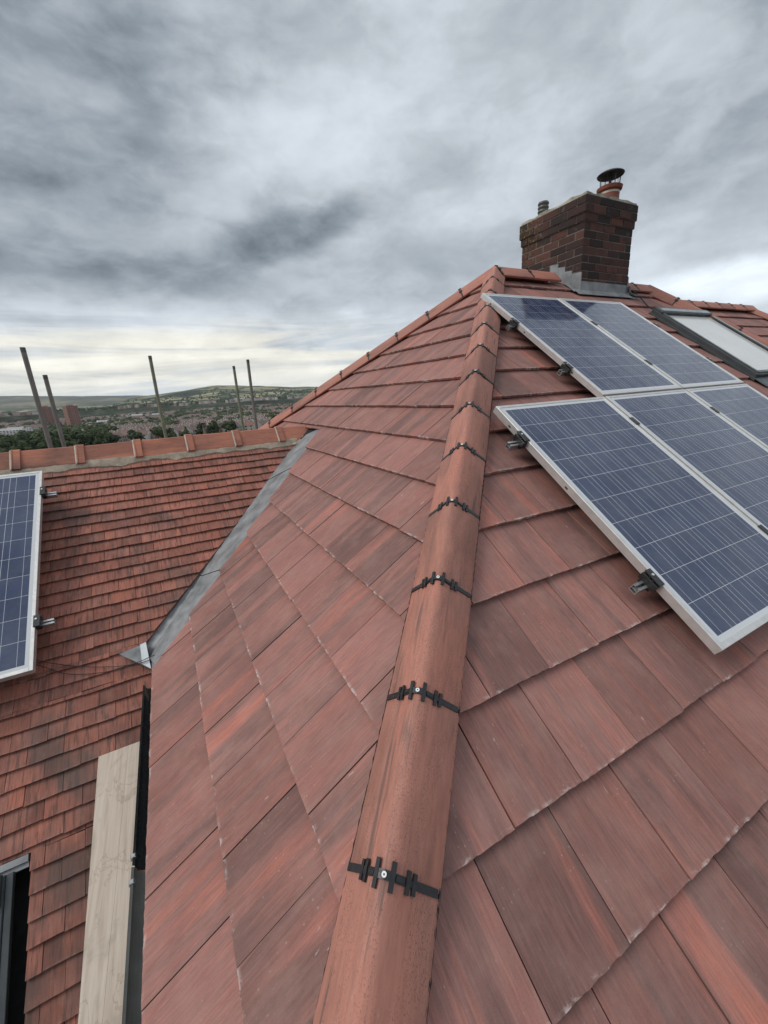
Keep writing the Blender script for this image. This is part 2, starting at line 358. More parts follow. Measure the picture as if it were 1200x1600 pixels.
def rnd3(): return (rng.random(), rng.random(), rng.random())

# ------------------------------------------------------------------ roof planes (camera = origin, z up, x along the main ridge)
AL, AR, AW = 0.62014, 0.62316, R(35.2)
class Plane:
    def __init__(s, o, a, up): s.o = np.array(o, float); s.a = np.array(a, float); s.s = np.array(up, float); s.n = np.cross(s.a, s.s)
    def at(s, a, t, h=0.0): return s.o + s.a * a + s.s * t + s.n * h
    def loc(s, p): q = np.array(p, float) - s.o; return float(q @ s.a), float(q @ s.s)
    def hit(s, px, py, h=0.0):
        v = ray(px, py); return v * (((s.o + s.n * h) @ s.n) / (v @ s.n))
    def z_at(s, x, y, h=0.0):
        o = s.o + s.n * h; return o[2] - ((x - o[0]) * s.n[0] + (y - o[1]) * s.n[1]) / s.n[2]
# end slope (faces -x): a axis runs towards -y so that n points up and out
PLs = Plane((-.3492, 2.4193, -1.5868), (0, -1, 0), (math.cos(AL), 0, math.sin(AL)))
KR = .652 / .68
PRs = Plane(V(.68475, .62467, -1.23606) * KR, (1, 0, 0), (0, math.cos(AR), math.sin(AR)))
nW = V(0, -math.sin(AW), math.cos(AW))
PWs = Plane(nW * -3.04, (1, 0, 0), (0, math.cos(AW), math.sin(AW)))
GL, GR, WL, WR = .31763, .33120 * KR, .29207, .29207 * KR
YR, APX = 3.865, 3.53                       # main ridge line and its left end
def isect_y(y):                              # hip between the end slope and the long slope
    z = PRs.z_at(0, y); x = PLs.o[0] + (z - PLs.o[2]) / math.tan(AL); return V(x, y, z)
APEX = isect_y(YR - .0)
EAVE_Y = PRs.at(0, -2 * GR)[1]
RIDGE_R = 6.32
HIPR_DIR = V(.61, -1.28, 0)                  # right-hand hip in plan

def clip(poly, half):
    """poly [(a,s)], half = (nx, ny, c): keep nx*a+ny*s >= c."""
    out = []; k = len(poly)
    for i in range(k):
        p, q = poly[i], poly[(i + 1) % k]; dp = half[0] * p[0] + half[1] * p[1] - half[2]; dq = half[0] * q[0] + half[1] * q[1] - half[2]
        if dp >= 0: out.append(p)
        if (dp >= 0) != (dq >= 0): t = dp / (dp - dq); out.append((p[0] + (q[0] - p[0]) * t, p[1] + (q[1] - p[1]) * t))
    return out
def convex(pts):
    """half planes of a counter-clockwise polygon"""
    hs = []
    for i in range(len(pts)):
        p, q = pts[i], pts[(i + 1) % len(pts)]; nx, ny = -(q[1] - p[1]), q[0] - p[0]; hs.append((nx, ny, nx * p[0] + ny * p[1]))
    return hs
def tiles(mb, pl, gauge, width, thick, rows, offs, regions, lap=.07, jit=.0012, skew=.0, jag=.0008, gap=.0021, edge_pts=5):
    for r in rows:
        s0 = r * gauge
        for cols in [range(-60, 90)]:
            for j in cols:
                a0 = (j + offs(r)) * width
                rect = [(a0 + gap, s0), (a0 + width - gap, s0), (a0 + width - gap, s0 + gauge + lap), (a0 + gap, s0 + gauge + lap)]
                for reg in regions:
                    p = rect
                    for h in reg:
                        p = clip(p, h)
                        if len(p) < 3: break
                    if len(p) < 3: continue
                    area = abs(sum(p[i][0] * p[(i + 1) % len(p)][1] - p[(i + 1) % len(p)][0] * p[i][1] for i in range(len(p)))) / 2
                    if area < 2e-4: continue
                    dh = rng.uniform(-jit, jit); ds = rng.uniform(-skew, skew); tl = rng.uniform(-skew, skew) * .7; rd = rnd3()
                    q = []                              # roughen the lower edge
                    for i in range(len(p)):
                        b, e = p[i], p[(i + 1) % len(p)]; q.append(b)
                        if abs(b[1] - s0) < 1e-6 and abs(e[1] - s0) < 1e-6 and abs(e[0] - b[0]) > .06:
                            for k in range(1, edge_pts): t = k / edge_pts; q.append((b[0] + (e[0] - b[0]) * t, s0 + rng.uniform(-jag, jag)))
                    mid = a0 + width / 2
                    def lift(pt, d):
                        a, t = pt; tt = t + ds + tl * (a - mid) / width * 2
                        return pl.at(a, tt, dh - (t - s0) / gauge * thick + d)
                    top = [lift(k, 0) for k in q]; bot = [lift(k, -thick * .70) for k in q]
                    mb.prism(bot, top, [(k[0] - a0, k[1] - s0) for k in q], rd)

# ------------------------------------------------------------------ the house with the new roof
GROUND = -6.6
house = thing('house', (3.5, 3.9, GROUND), 'house with the brown-red concrete tiled hipped roof and brick chimney', 'house')
# long slope (right of the near hip)
c0 = isect_y(EAVE_Y); a_c0 = PRs.loc(c0); a_ap = PRs.loc(APEX); 
s_top = a_ap[1] - .03
rr = V(RIDGE_R, YR, PRs.z_at(0, YR)); re = rr + HIPR_DIR * ((EAVE_Y - YR) / HIPR_DIR[1]); re[2] = PRs.z_at(0, EAVE_Y)
regR = convex([a_c0, PRs.loc(re), (PRs.loc(rr)[0], s_top), (a_ap[0], s_top)])
mb = MB(); tiles(mb, PRs, GR, WR, .025, range(-2, 14), lambda r: .5 * (r % 2), [regR], jit=.002, skew=.0022, jag=.0019, edge_pts=16)
mb.build('roof_slope', M['tile'], house)
# end slope (left of the near hip), cut along the valley
cutA, cutB = V(-.349, 2.662, 0), V(1.43, 4.20, 0)
def L_as(x, y): return PLs.loc((x, y, PLs.z_at(x, y)))
ap = L_as(APEX[0], APEX[1]); cr = PLs.loc(c0); kk = ap[1] / (ap[1] - cr[1])
cr = (ap[0] + (cr[0] - ap[0]) * kk, 0.0); far_y = YR + (YR - c0[1]); far = (2 * ap[0] - cr[0], 0.0)
YB = 5.02
line_hi = L_as(cutB[0], cutB[1])
ya = L_as(cutB[0] + .06, YB)
hipfar = convex([ap, far, cr])               # a runs to -y
HF = hipfar
reg1 = HF + [(-1, 0, -99)] + [(1, 0, L_as(0, cutB[1])[0])] + [convex([L_as(cutB[0], cutB[1]), L_as(cutA[0], cutA[1]), L_as(9, 2)])[0]]
reg2 = HF + [(-1, 0, -L_as(0, cutB[1])[0]), (1, 0, L_as(0, YB)[0]), (0, 1, line_hi[1])]
mirror = lambda p: (p[0], cutB[1] + YB - p[1])
reg3 = HF + [(-1, 0, -L_as(0, YB)[0])] + [convex([L_as(*mirror(cutA)), L_as(cutB[0], YB), L_as(9, 6)])[0]]
mb = MB(); tiles(mb, PLs, GL, WL, .025, range(0, 16), lambda r: .5 * (r % 2), [reg1, reg2, reg3], jit=.0018, skew=.0022, jag=.0017, edge_pts=14)
mb.build('roof_slope', M['tile'], house)
# slopes facing away (plain tiled sheets) and the underside
mb = MB()
bl = V(c0[0], far_y, c0[2]); br = V(re[0], far_y, c0[2]); rrl = V(RIDGE_R, YR, APEX[2])
def slab(mb, pts, t=.03):
    pts = [np.array(p, float) for p in pts]; n = np.cross(pts[1] - pts[0], pts[2] - pts[0]); n /= np.linalg.norm(n)
    mb.prism([p - n * t for p in pts], pts)
slab(mb, [br, bl, APEX - V(0, 0, .02), rrl - V(0, 0, .02)])
slab(mb, [re + V(0, 0, -.02), br, rrl - V(0, 0, .02)])
mb.build('back_roof_slope', M['tile'], house)
mb = MB()
WX0, WX1, WY0, WY1 = c0[0] + .35, re[0] - .35, EAVE_Y + .35, far_y - .35
mb.box((WX0, WY0, GROUND - .5), (WX1 - WX0, 0, 0), (0, WY1 - WY0, 0), (0, 0, c0[2] - GROUND + .45))
mb.build('wall', M['render'], house)
mb = MB(); U = -.075                            # felt and battens under the tiles, closes the gaps
und = lambda p: p + V(0, 0, U)
for tri in ([c0, re, rr, APEX], [bl + (c0 - bl) * .0, c0, APEX]):
    slab(mb, [und(p) for p in tri], .02)
mb.build('underlay', M['darkgap'], house)

# hip and ridge caps -----------------------------------------------------------------
def cap_profile(half, drop, top=.0, flat=.024):
    """outer profile (side, height) from one edge to the other, apex at height 0"""
    pts = []
    rad = flat
    k = (drop) / (half)
    for i in range(-4, 5):
        t = i / 4; pts.append((t * rad * 1.6, -k * rad * 1.6 * (.30 + .70 * t * t) + k * rad * 1.6 * .30))
    base = pts[-1]
    left = [(-half, -drop), (-half * .97, -drop + .010)]; right = [(half * .97, -drop + .010), (half, -drop)]
    return left + pts + right
def cap_mesh(mb, p0, d, up, side, length, prof, thick=.014, rd=(0, 0, 0), taper=.0):
    """one ridge or hip tile, its lower end at p0, running along d"""
    inner = [(x * .88, y - thick) for x, y in prof]
    def at(q, t, sc=1.0): return p0 + d * t + side * q[0] * sc + up * q[1]
    n = len(prof); arc = [0]
    for i in range(1, n): arc.append(arc[-1] + math.dist(prof[i], prof[i - 1]))
    b = .0025
    st = [(0, .985), (b, 1), (length - b, 1 - taper), (length, .985 - taper)]
    for (t0, k0), (t1, k1) in zip(st, st[1:]):
        for i in range(n - 1):
            mb.face([at(prof[i], t0, k0), at(prof[i + 1], t0, k0), at(prof[i + 1], t1, k1), at(prof[i], t1, k1)][::-1],
                    [(arc[i], t0), (arc[i + 1], t0), (arc[i + 1], t1), (arc[i], t1)][::-1], rd)
    for i in range(n - 1):
        mb.face([at(inner[i], 0), at(inner[i + 1], 0), at(inner[i + 1], length), at(inner[i], length)], None, rd)
        mb.face([at(inner[i], 0), at(inner[i + 1], 0), at(prof[i + 1], 0, .985), at(prof[i], 0, .985)], [(arc[i], .03)] * 4, rd)
        mb.face([at(inner[i], length), at(inner[i + 1], length), at(prof[i + 1], length, .985), at(prof[i], length, .985)][::-1], [(arc[i], .3)] * 4, rd)
    for i, sgn in ((0, 1), (n - 1, -1)):
        fs = [at(prof[i], 0), at(inner[i], 0), at(inner[i], length), at(prof[i], length)]
        mb.face(fs if sgn < 0 else fs[::-1], [(arc[i], .1)] * 4, rd)
def along(prof, s):
    """point and tangent at arc length s from the apex (middle) of a profile"""
    mid = len(prof) // 2; i, rem = mid, abs(s); st = 1 if s >= 0 else -1
    while True:
        j = i + st
        if j < 0 or j >= len(prof): j = i; i = i - st; break
        L = math.dist(prof[i], prof[j])
        if rem <= L: break
        rem -= L; i = j
    p, q = prof[i], prof[j]; L = max(math.dist(p, q), 1e-6); t = rem / L
    tg = ((q[0] - p[0]) / L * st, (q[1] - p[1]) / L * st)
    return (p[0] + (q[0] - p[0]) * t, p[1] + (q[1] - p[1]) * t), tg
def clip_mesh(p0, d, up, side, prof, detail=True):
    """black strap over the joint with its finger clips; also returns the screw"""
    mb = MB(); half = 0
    for i in range(len(prof) - 1): half += math.dist(prof[i], prof[i + 1])
    half /= 2
    def at(s, t, h):
        (x, y), (tx, ty) = along(prof, s); return p0 + side * (x - ty * h) + up * (y + tx * h) + d * t
    def strip(s0, s1, t0, t1, h0, h1, k=6):
        for i in range(k):
            a, b = s0 + (s1 - s0) * i / k, s0 + (s1 - s0) * (i + 1) / k
            lo = [at(a, t0, h0), at(b, t0, h0), at(b, t1, h0), at(a, t1, h0)]; hi = [at(a, t0, h1), at(b, t0, h1), at(b, t1, h1), at(a, t1, h1)]
            mb.prism(lo[::-1], hi[::-1])
    strip(-half, half, -.0085, .0085, -.012, .0018, 16)
    if detail:
        for a, b in ((-.052, -.028), (.028, .052)): strip(a, b, -.005, .005, .0018, .0042, 2)
        for c, tl in ((-.079, .020), (-.062, .022), (-.0185, .028), (.0185, .028), (.062, .022), (.080, .020)):
            strip(c - .0052, c + .0052, -tl, tl, .0012, .0062, 1)
        strip(-.0185, .0185, -.009, .009, .0018, .0054, 2); strip(-.079, -.062, -.007, .007, .0018, .0048, 1); strip(.062, .080, -.006, .006, .0018, .0048, 1)
        strip(half - .004, half + .010, -.012, .012, -.006, .004, 1)
    else:
        for c in (-.066, 0, .066): strip(c - .014, c + .014, -.018, .018, .001, .008, 2)
    sc = MB()
    c = at(0, 0, .0056); u = up
    ring = [c + .0062 * (math.cos(k * math.pi / 5) * side + math.sin(k * math.pi / 5) * d) for k in range(10)]
    sc.prism(ring, [q + u * .0016 for q in ring])
    hole = [c + u * .0022 + .0022 * (math.cos(k * math.pi / 3) * side + math.sin(k * math.pi / 3) * d) for k in range(6)]
    sc.prism([q - u * .001 for q in hole], hole, mi=1)
    return mb, sc
def cap_run(name, p0, d, up, side, n, step, prof, house, detail_from=0, first=0, mat='cap', screws=True, last_len=None):
    for k in range(first, n):
        ln = step - .007 if (last_len is None or k < n - 1) else last_len
        mb = MB(); cap_mesh(mb, p0 + d * (k * step + .0035) + up * rng.uniform(-.002, .002) + side * rng.uniform(-.0016, .0016), d, up, side, ln, prof, rd=rnd3())
        o = mb.build(name, M[mat], house, smooth=True)
        if k == first and first < 0 and not screws: continue
        cm, sc = clip_mesh(p0 + d * (k * step + rng.uniform(-.004, .004)) + up * .0022, d, up, side, prof, detail=k < detail_from)
        co = cm.build('union_clip', M['black'], o)
        if screws: sc.build('screw', [M['white'], M['black']], o)

HD = V(1 / math.tan(AL), 1 / math.tan(AR), 1); HD /= np.linalg.norm(HD)
H0 = V(.206, .492, -.857) * 1.25; HS = .3444 * 1.25
side = np.cross(HD, V(0, 0, 1)); side /= np.linalg.norm(side); up = np.cross(side, HD)
PROF_H = cap_profile(.118, .108)
cap_run('hip_tile', H0, HD, up, side, 12, HS, PROF_H, house, detail_from=10, first=-1)
# black ventilated roll under the hip tiles
def edge_roll(p0, d, side, up, length, half, drop):
    mb = MB(); n = int(length / .012)
    for sg in (-1, 1):
        pts = []
        for i in range(n + 1):
            t = i / n * length; wob = .0010 * math.sin(i * 1.9) + rng.uniform(-.0009, .0009)
            b = p0 + d * t + side * sg * (half + .003 + wob)
            pts.append((b + up * (-drop - .030), b + up * (-drop + .006), b - side * sg * .03 + up * (-drop - .0)))
        for (a, b, c), (e, f, g) in zip(pts, pts[1:]):
            mb.face([a, e, f, b]); mb.face([b, f, g, c])
    return mb
edge_roll(H0 - HD * HS, HD, side, up, 13 * HS, .1135, .108).build('hip_roll', M['rubber'], house)
# far hip (the silhouette), right-hand hip and the main ridge
RT = H0 + HD * HS * 12                              # top of the near hip
hd2 = V(HD[0], -HD[1], HD[2]); s2 = np.cross(hd2, V(0, 0, 1)); s2 /= np.linalg.norm(s2); u2 = np.cross(s2, hd2)
FL = 12; cap_run('hip_tile', RT - hd2 * HS * FL, hd2, u2, s2, FL, HS, PROF_H, house, 0, screws=False)
PROF_R = cap_profile(.125, .115)
x_, y_, z_ = V(1, 0, 0), V(0, 1, 0), V(0, 0, 1)
cap_run('ridge_tile', RT + V(.02, 0, -.005), x_, z_, -y_, 2, .46, PROF_R, house, 0, screws=False)
cap_run('ridge_tile', V(5.60, YR, RT[2] - .035), x_, z_, -y_, 2, .40, PROF_R, house, 0, screws=False)
hb = V(re[0], re[1], re[2]); ht = V(RIDGE_R, YR, APEX[2]); d3 = ht - hb; L3 = np.linalg.norm(d3); d3 /= L3
s3 = np.cross(d3, z_); s3 /= np.linalg.norm(s3); u3 = np.cross(s3, d3); n3_ = int(L3 / HS)
cap_run('hip_tile', ht + u3 * .075 - d3 * HS * n3_, d3, u3, s3, n3_, HS, PROF_H, house, 0, screws=False)

# lead valley -------------------------------------------------------------------------
lead = MB()
wl = [PWs.hit(*p, h=-.036) - V(.03, -.0, 0) for p in ((474, 684), (456, 706), (420.5, 752), (348, 846), (312, 893), (228, 1003))]
tt = [0, .07, .23, .55, .69, 1.0]
ll = [V(*(cutB + (cutA - cutB) * t)[:2], 0) for t in tt]; ll = [V(p[0] + .05, p[1] - .04, PLs.z_at(p[0] + .05, p[1] - .04, -.035)) for p in ll]
def fold(i):
    p = wl[i]; q = ll[i]
    for k in range(1, 60):                          # where both slopes meet between the two edges
        t = k / 60; m_ = p + (q - p) * t
        if PLs.z_at(m_[0], m_[1], -.03) > PWs.z_at(m_[0], m_[1], -.03): break
    m_[2] = PWs.z_at(m_[0], m_[1], -.03); return m_
fo = [fold(i) for i in range(6)]
K = 8
def lead_piece(i0, i1, dz):
    for i in range(i0, i1):
        for k in range(K):
            a, b = k / K, (k + 1) / K
            def pt(j, t):
                e = .004 * mnoise.noise(Vector((wl[j][0] * 3 + t * 4, t * 5, j)))
                if t <= .35: return wl[j] + (fo[j] - wl[j]) * (t / .35) + V(0, 0, dz + e)
                return fo[j] + (ll[j] - fo[j]) * ((t - .35) / .65) + V(0, 0, dz + e)
            lead.face([pt(i, a), pt(i + 1, a), pt(i + 1, b), pt(i, b)])
lead_piece(0, 2, .012); lead_piece(2, 4, .006); lead_piece(4, 5, 0)
tipL, tipW, tipR = PWs.hit(186, 1022, .022), PWs.hit(222, 1007, .022), PWs.hit(228, 1003, .018)
low = PWs.hit(237, 1046, .03); lowm = PWs.hit(214, 1035, .026)
under = V(ll[5][0] + .05, ll[5][1], ll[5][2])
lead.face([tipL, lowm, tipW]); lead.face([tipW, lowm, low, tipR]); lead.face([tipR, low, under, fo[5]])
lead.face([wl[5], fo[5], tipR])
vo = lead.build('valley_flashing', M['lead'], house)
sl = MB(); e = V(0, 0, .004)  # pale grey strip laid over the foot of the valley lead
A_, B_ = PWs.hit(219, 1008, .026) + e, PWs.hit(228, 1004, .026) + e; C_, D_ = PWs.hit(236, 1045, .034) + e, PWs.hit(222, 1038, .03) + e
sl.prism([D_ - e, C_ - e, B_ - e, A_ - e], [D_, C_, B_, A_]); sl.build('pale_strip', M['strip_grey'], vo)
mt = MB()                                           # mortar lump where the old ridge runs into the valley
for px, py, r in ((492, 668, .045), (486, 676, .045), (478, 684, .05), (470, 690, .045), (462, 694, .035)):
    c = PWs.hit(px, py, .02)
    for i in range(5):
        for k in range(8):
            def sp(i, k):
                th, ph = math.pi * i / 5, 2 * math.pi * k / 8; q = V(math.sin(th) * math.cos(ph), math.sin(th) * math.sin(ph), math.cos(th) * .6)
                return c + q * r * (1 + .35 * mnoise.noise(Vector(q * 2 + c * 9)))
            mt.face([sp(i, k), sp(i + 1, k), sp(i + 1, k + 1), sp(i, k + 1)])
mt.build('mortar_bedding', M['mortar'], house, smooth=True)

# gutter ------------------------------------------------------------------------------
def gutter(name, y0, y1, x, ztop, r, mat, parent):
    mb = MB(); n = 14; prof = []
    for i in range(n + 1):
        t = math.pi * i / n; prof.append((-math.cos(t) * r, -math.sin(t) * r))
    prof = [(-r - .006, .004)] + prof + [(r + .006, .004)]
    inn = [(a * .95, b * .95 + .001) for a, b in prof]
    for i in range(len(prof) - 1):
        P_ = lambda q, y: V(x + q[0], y, ztop + q[1])
        mb.face([P_(prof[i], y0), P_(prof[i + 1], y0), P_(prof[i + 1], y1), P_(prof[i], y1)])
        mb.face([P_(inn[i], y1), P_(inn[i + 1], y1), P_(inn[i + 1], y0), P_(inn[i], y0)])
        for y in (y0, y1): mb.face([P_(prof[i], y), P_(prof[i + 1], y), P_(inn[i + 1], y), P_(inn[i], y)])
    return mb.build(name, mat, parent)
GX, GZ, GRAD = -.354, -1.66, .050
gutter('gutter', 1.46, 2.62, GX, GZ, GRAD, M['gutter'], house)
g2 = gutter('gutter', .05, 1.457, GX, GZ - .004, GRAD + .003, M['gutter_grey'], house); g2['label'] = 'gutter length greyed by painted sky reflection, nearest the camera'
for yy in (1.40, 1.50):
    mb = MB(); mb.box((GX - GRAD - .014, yy - .008, GZ - .012), (.018, 0, 0), (0, .017, 0), (0, 0, .018), bevel=.003)
    mb.build('gutter_bracket', M['alu_dull'], house)
mb = MB(); mb.box((GX + GRAD + .012, .05, GZ - .16), (.022, 0, 0), (0, 2.8, 0), (0, 0, .17)); mb.build('fascia', M['render'], house)

# chimney -----------------------------------------------------------------------------
CX0, CX1, CY0, CY1, CZ0 = 4.692, 5.585, 3.662, 4.605, .7405
chimney = None
core = MB(); 
NC, CH = 15, .0845
def corb(i): return (0, .0, .012, .026, .026, .026)[max(0, i - (NC - 5))] if i >= NC - 5 else 0.0
for i in range(NC):
    e = corb(i) - .004; core.box((CX0 - e - .0025, CY0 - e - .0025, CZ0 + i * CH), (CX1 - CX0 + 2 * e + .005, 0, 0), (0, CY1 - CY0 + 2 * e + .005, 0), (0, 0, CH))
chimney = core.build('chimney', M['mortar_grey'], house)
br_ = MB()
for i in range(NC):
    e = corb(i); z0 = CZ0 + i * CH + .0055; hh = CH - .011
    X0, X1, Y0, Y1 = CX0 - e, CX1 + e, CY0 - e, CY1 + e
    for face in range(4):
        L = X1 - X0 if face % 2 == 0 else Y1 - Y0; nb = max(2, round(L / .225)); bl_ = L / nb
        cuts = [0] + [bl_ * (k + (.5 if (i + face) % 2 else 0)) for k in range(0 if (i + face) % 2 else 1, nb)] + [L]
        for a, b in zip(cuts, cuts[1:]):
            if b - a < .02: continue
            a2, b2 = a + (.0055 if a > 0 else .0), b - (.0055 if b < L else .0); pr = rng.uniform(0, .0065) + (.003 if i > NC - 4 else 0) * rng.random(); dp = .05
            a2 += 0 if a > 0 else .0; rd = rnd3()
            if face == 0: br_.box((X0 + a2, Y0 - pr, z0), (b2 - a2, 0, 0), (0, dp, 0), (0, 0, hh), rd)
            elif face == 1: br_.box((X1 + pr - dp, Y0 + a2, z0), (dp, 0, 0), (0, b2 - a2, 0), (0, 0, hh), rd)
            elif face == 2: br_.box((X0 + a2, Y1 + pr - dp, z0), (b2 - a2, 0, 0), (0, dp, 0), (0, 0, hh), rd)
            else: br_.box((X0 - pr, Y0 + a2, z0), (dp, 0, 0), (0, b2 - a2, 0), (0, 0, hh), rd)
br_.build('brickwork', M['brick'], chimney)
ZT = CZ0 + NC * CH
fl = MB(); G = 14; e = .015
def fz(x, y):
    d = min(x - (CX0 - e), CX1 + e - x, y - (CY0 - e), CY1 + e - y); return ZT + .030 + min(d, .2) * .26 + .022 * mnoise.noise(Vector((x * 8, y * 8, 0)))
for i in range(G):
    for j in range(G):
        q = [(CX0 - e + (CX1 - CX0 + 2 * e) * a / G, CY0 - e + (CY1 - CY0 + 2 * e) * b / G) for a, b in ((i, j), (i + 1, j), (i + 1, j + 1), (i, j + 1))]
        fl.face([V(a, b, fz(a, b)) for a, b in q])
for a, b in (((CX0 - e, CY0 - e), (CX1 + e, CY0 - e)), ((CX1 + e, CY0 - e), (CX1 + e, CY1 + e)), ((CX1 + e, CY1 + e), (CX0 - e, CY1 + e)), ((CX0 - e, CY1 + e), (CX0 - e, CY0 - e))):
    for k in range(G):
        p, q = [V(a[0] + (b[0] - a[0]) * t / G, a[1] + (b[1] - a[1]) * t / G, 0) for t in (k, k + 1)]
        fl.face([p + V(0, 0, ZT - .006), q + V(0, 0, ZT - .006), q + V(0, 0, fz(q[0], q[1])), p + V(0, 0, fz(p[0], p[1]))])
fl.build('flaunching', M['flaunch'], chimney, smooth=True)
PX, PY, PZ = 5.34, 4.03, ZT - .06
def r_at(px, py, yy): v = ray(px, py); return v * (yy / v[1])
PX = r_at(952, 300, PY)[0]; rimz = r_at(952, 294, PY)[2]; capz = r_at(952, 273, PY)[2]
mb = MB(); mb.lathe((PX, PY, 0), [(.120, PZ), (.120, rimz - .06), (.117, rimz - .055), (.117, rimz - .042), (.145, rimz - .034), (.152, rimz), (.13, rimz + .012), (.10, rimz + .012), (.09, PZ)])
pot = mb.build('chimney_pot', M['terracotta'], chimney, smooth=True)
mb = MB(); mb.lathe((PX, PY, 0), [(.1215, rimz - .078), (.1215, rimz - .056)]); mb.build('pot_band', M['lime'], chimney)
mb = MB()
for k in range(4):
    t = math.pi / 4 + k * math.pi / 2 + .3; mb.tube([(PX + .12 * math.cos(t), PY + .12 * math.sin(t), rimz), (PX + .13 * math.cos(t), PY + .13 * math.sin(t), capz - .005)], .006, 6)
for k in range(20):
    t = k * math.pi / 10; mb.tube([(PX + .10 * math.cos(t), PY + .10 * math.sin(t), rimz), (PX + .10 * math.cos(t), PY + .10 * math.sin(t), capz - .03)], .0015, 4)
mb.tube([(PX, PY, rimz - .02), (PX, PY, capz - .02)], .018, 8)
mb.lathe((PX, PY, capz), [(.0, -.012), (.152, -.012), (.160, 0), (.156, .006), (.125, .024), (.07, .036), (.0, .040)])
mb.build('chimney_cowl', M['black'], chimney, smooth=True)
vp = r_at(849, 322, 4.42); mb = MB(); pr = []
vb, vt = ZT - .04, r_at(849, 316, 4.42)[2]
for k in range(13): pr.append((.070 if k % 2 else .060, vb + (vt - vb) * k / 12))
mb.lathe((vp[0], 4.42, 0), [(0.05, vb)] + pr + [(.05, vt), (0.045, vb)]); mb.build('vent_pipe', M['pipe'], chimney, smooth=True)
fm = MB()                                          # apron and stepped flashing
zf = lambda y, h=.0: PRs.z_at(0, y, h)
fm.box((CX0 - .012, CY0 - .012, zf(CY0) - .02), (CX1 - CX0 + .024, 0, 0), (0, .012, 0), (0, 0, .135))
fm.prism([V(CX0 - .10, CY0 - .07, zf(CY0 - .07, .006)), V(CX1 + .12, CY0 - .07, zf(CY0 - .07, .006)), V(CX1 + .12, CY0 - .008, zf(CY0, .010)), V(CX0 - .10, CY0 - .008, zf(CY0, .010))],
         [V(CX0 - .10, CY0 - .07, zf(CY0 - .07, .012)), V(CX1 + .12, CY0 - .07, zf(CY0 - .07, .012)), V(CX1 + .12, CY0 - .008, zf(CY0, .018)), V(CX0 - .10, CY0 - .008, zf(CY0, .018))])
def step(xs, sg):
    y = CY0 - .010
    for k in range(4):
        w_ = (.13, .10, .10, .12)[k]; zb = zf(y) - .03; ztp = zf(y + w_ * .2) + (.20, .155, .15, .13)[k]
        x0 = xs - (.010 + .002 * (k % 2)) * sg
        fm.prism([V(x0, y, zb), V(x0, y + w_, zb + .05), V(x0, y + w_ + .004, ztp + .012), V(x0, y, ztp)], [V(xs + .002 * sg, y, zb), V(xs + .002 * sg, y + w_, zb + .05), V(xs + .002 * sg, y + w_ + .004, ztp + .012), V(xs + .002 * sg, y, ztp)])
        y += w_ + .002
step(CX0, 1); step(CX1, -1)
for xs, sg in ((CX0, -1), (CX1, 1)):               # side gutters
    q = [V(xs, CY0 - .02, zf(CY0 - .02, .016)), V(xs + sg * .12, CY0 - .02, zf(CY0 - .02, .010)), V(xs + sg * .10, YR - .02, zf(YR - .02, .010)), V(xs, YR - .02, zf(YR - .02, .016))]
    if sg < 0: q = q[::-1]
    fm.prism([p - V(0, 0, .006) for p in q], q)
fm.build('lead_flashing', M['lead'], chimney)

# roof window on the long slope ---------------------------------------------------------
def roof_window(parent, pl, a0, a1, s0, s1, h, fw, label, pane_mat):
    def bx(mb, a, b, c, d, h0, h1, bev=.004):
        mb.box(pl.at(a, c, h0), pl.a * (b - a), pl.s * (d - c), pl.n * (h1 - h0), bevel=bev)
    fr = MB()
    bx(fr, a0, a0 + fw, s0, s1, -.02, h); bx(fr, a1 - fw, a1, s0, s1, -.02, h)
    bx(fr, a0 + fw, a1 - fw, s0, s0 + fw, -.02, h - .006); bx(fr, a0 + fw, a1 - fw, s1 - fw, s1, -.02, h - .004)
    win = fr.build('roof_window', M['winframe'], parent); win['label'] = label
    sh = MB(); i = .018
    bx(sh, a0 + fw * .55, a0 + fw + i, s0 + .02, s1 - .10, h - .002, h + .012); bx(sh, a1 - fw - i, a1 - fw * .55, s0 + .02, s1 - .10, h - .002, h + .012)
    bx(sh, a0 + fw + i, a1 - fw - i, s0 + .02, s0 + fw + i, h - .012, h + .004)
    sh.build('sash', M['winframe'], win)
    hd_ = MB(); bx(hd_, a0 + .01, a1 - .01, s1 - .12, s1 + .005, h - .004, h + .030, .012); hd_.build('top_cover', M['winframe'], win)
    li = MB(); bx(li, a0 + .07, a1 - .05, s1 - .10, s1 - .035, h + .0302, h + .034); bx(li, a1 - fw * .9, a1 - fw * .3, s0 + .05, s1 - .14, h + .0122, h + .016)
    bx(li, a0 + fw + i, a1 - fw - i, s0 + .03, s0 + fw - .005, h + .0042, h + .010)
    li.build('capping', M['winlight'], win)
    gl = MB(); bx(gl, a0 + fw + i * .5, a1 - fw - i * .5, s0 + fw, s1 - .11, h - .030, h - .012, 0); gl.build('pane', pane_mat, win)
    fl = MB(); bx(fl, a0 - .02, a1 + .02, s0 - .16, s0 - .001, .004, .012, .002); bx(fl, a0 - .03, a0 - .001, s0 - .03, s1, -.01, .012, .002); bx(fl, a1 + .001, a1 + .03, s0 - .03, s1, -.01, .016, .002)
    fl.build('window_flashing', M['winframe'], win)
    return win
wa, wsT = PRs.loc(PRs.hit(1025, 483, .05)); wa2, wsB = PRs.loc(PRs.hit(1175, 585, .05)); wa1 = PRs.loc(PRs.hit(1107, 490, .05))[0]
roof_window(house, PRs, (wa + wa2) / 2 + .03, wa1 - .03, wsB, wsT, .050, .046, 'roof window with pale blind beside the solar panels', M['pane'])

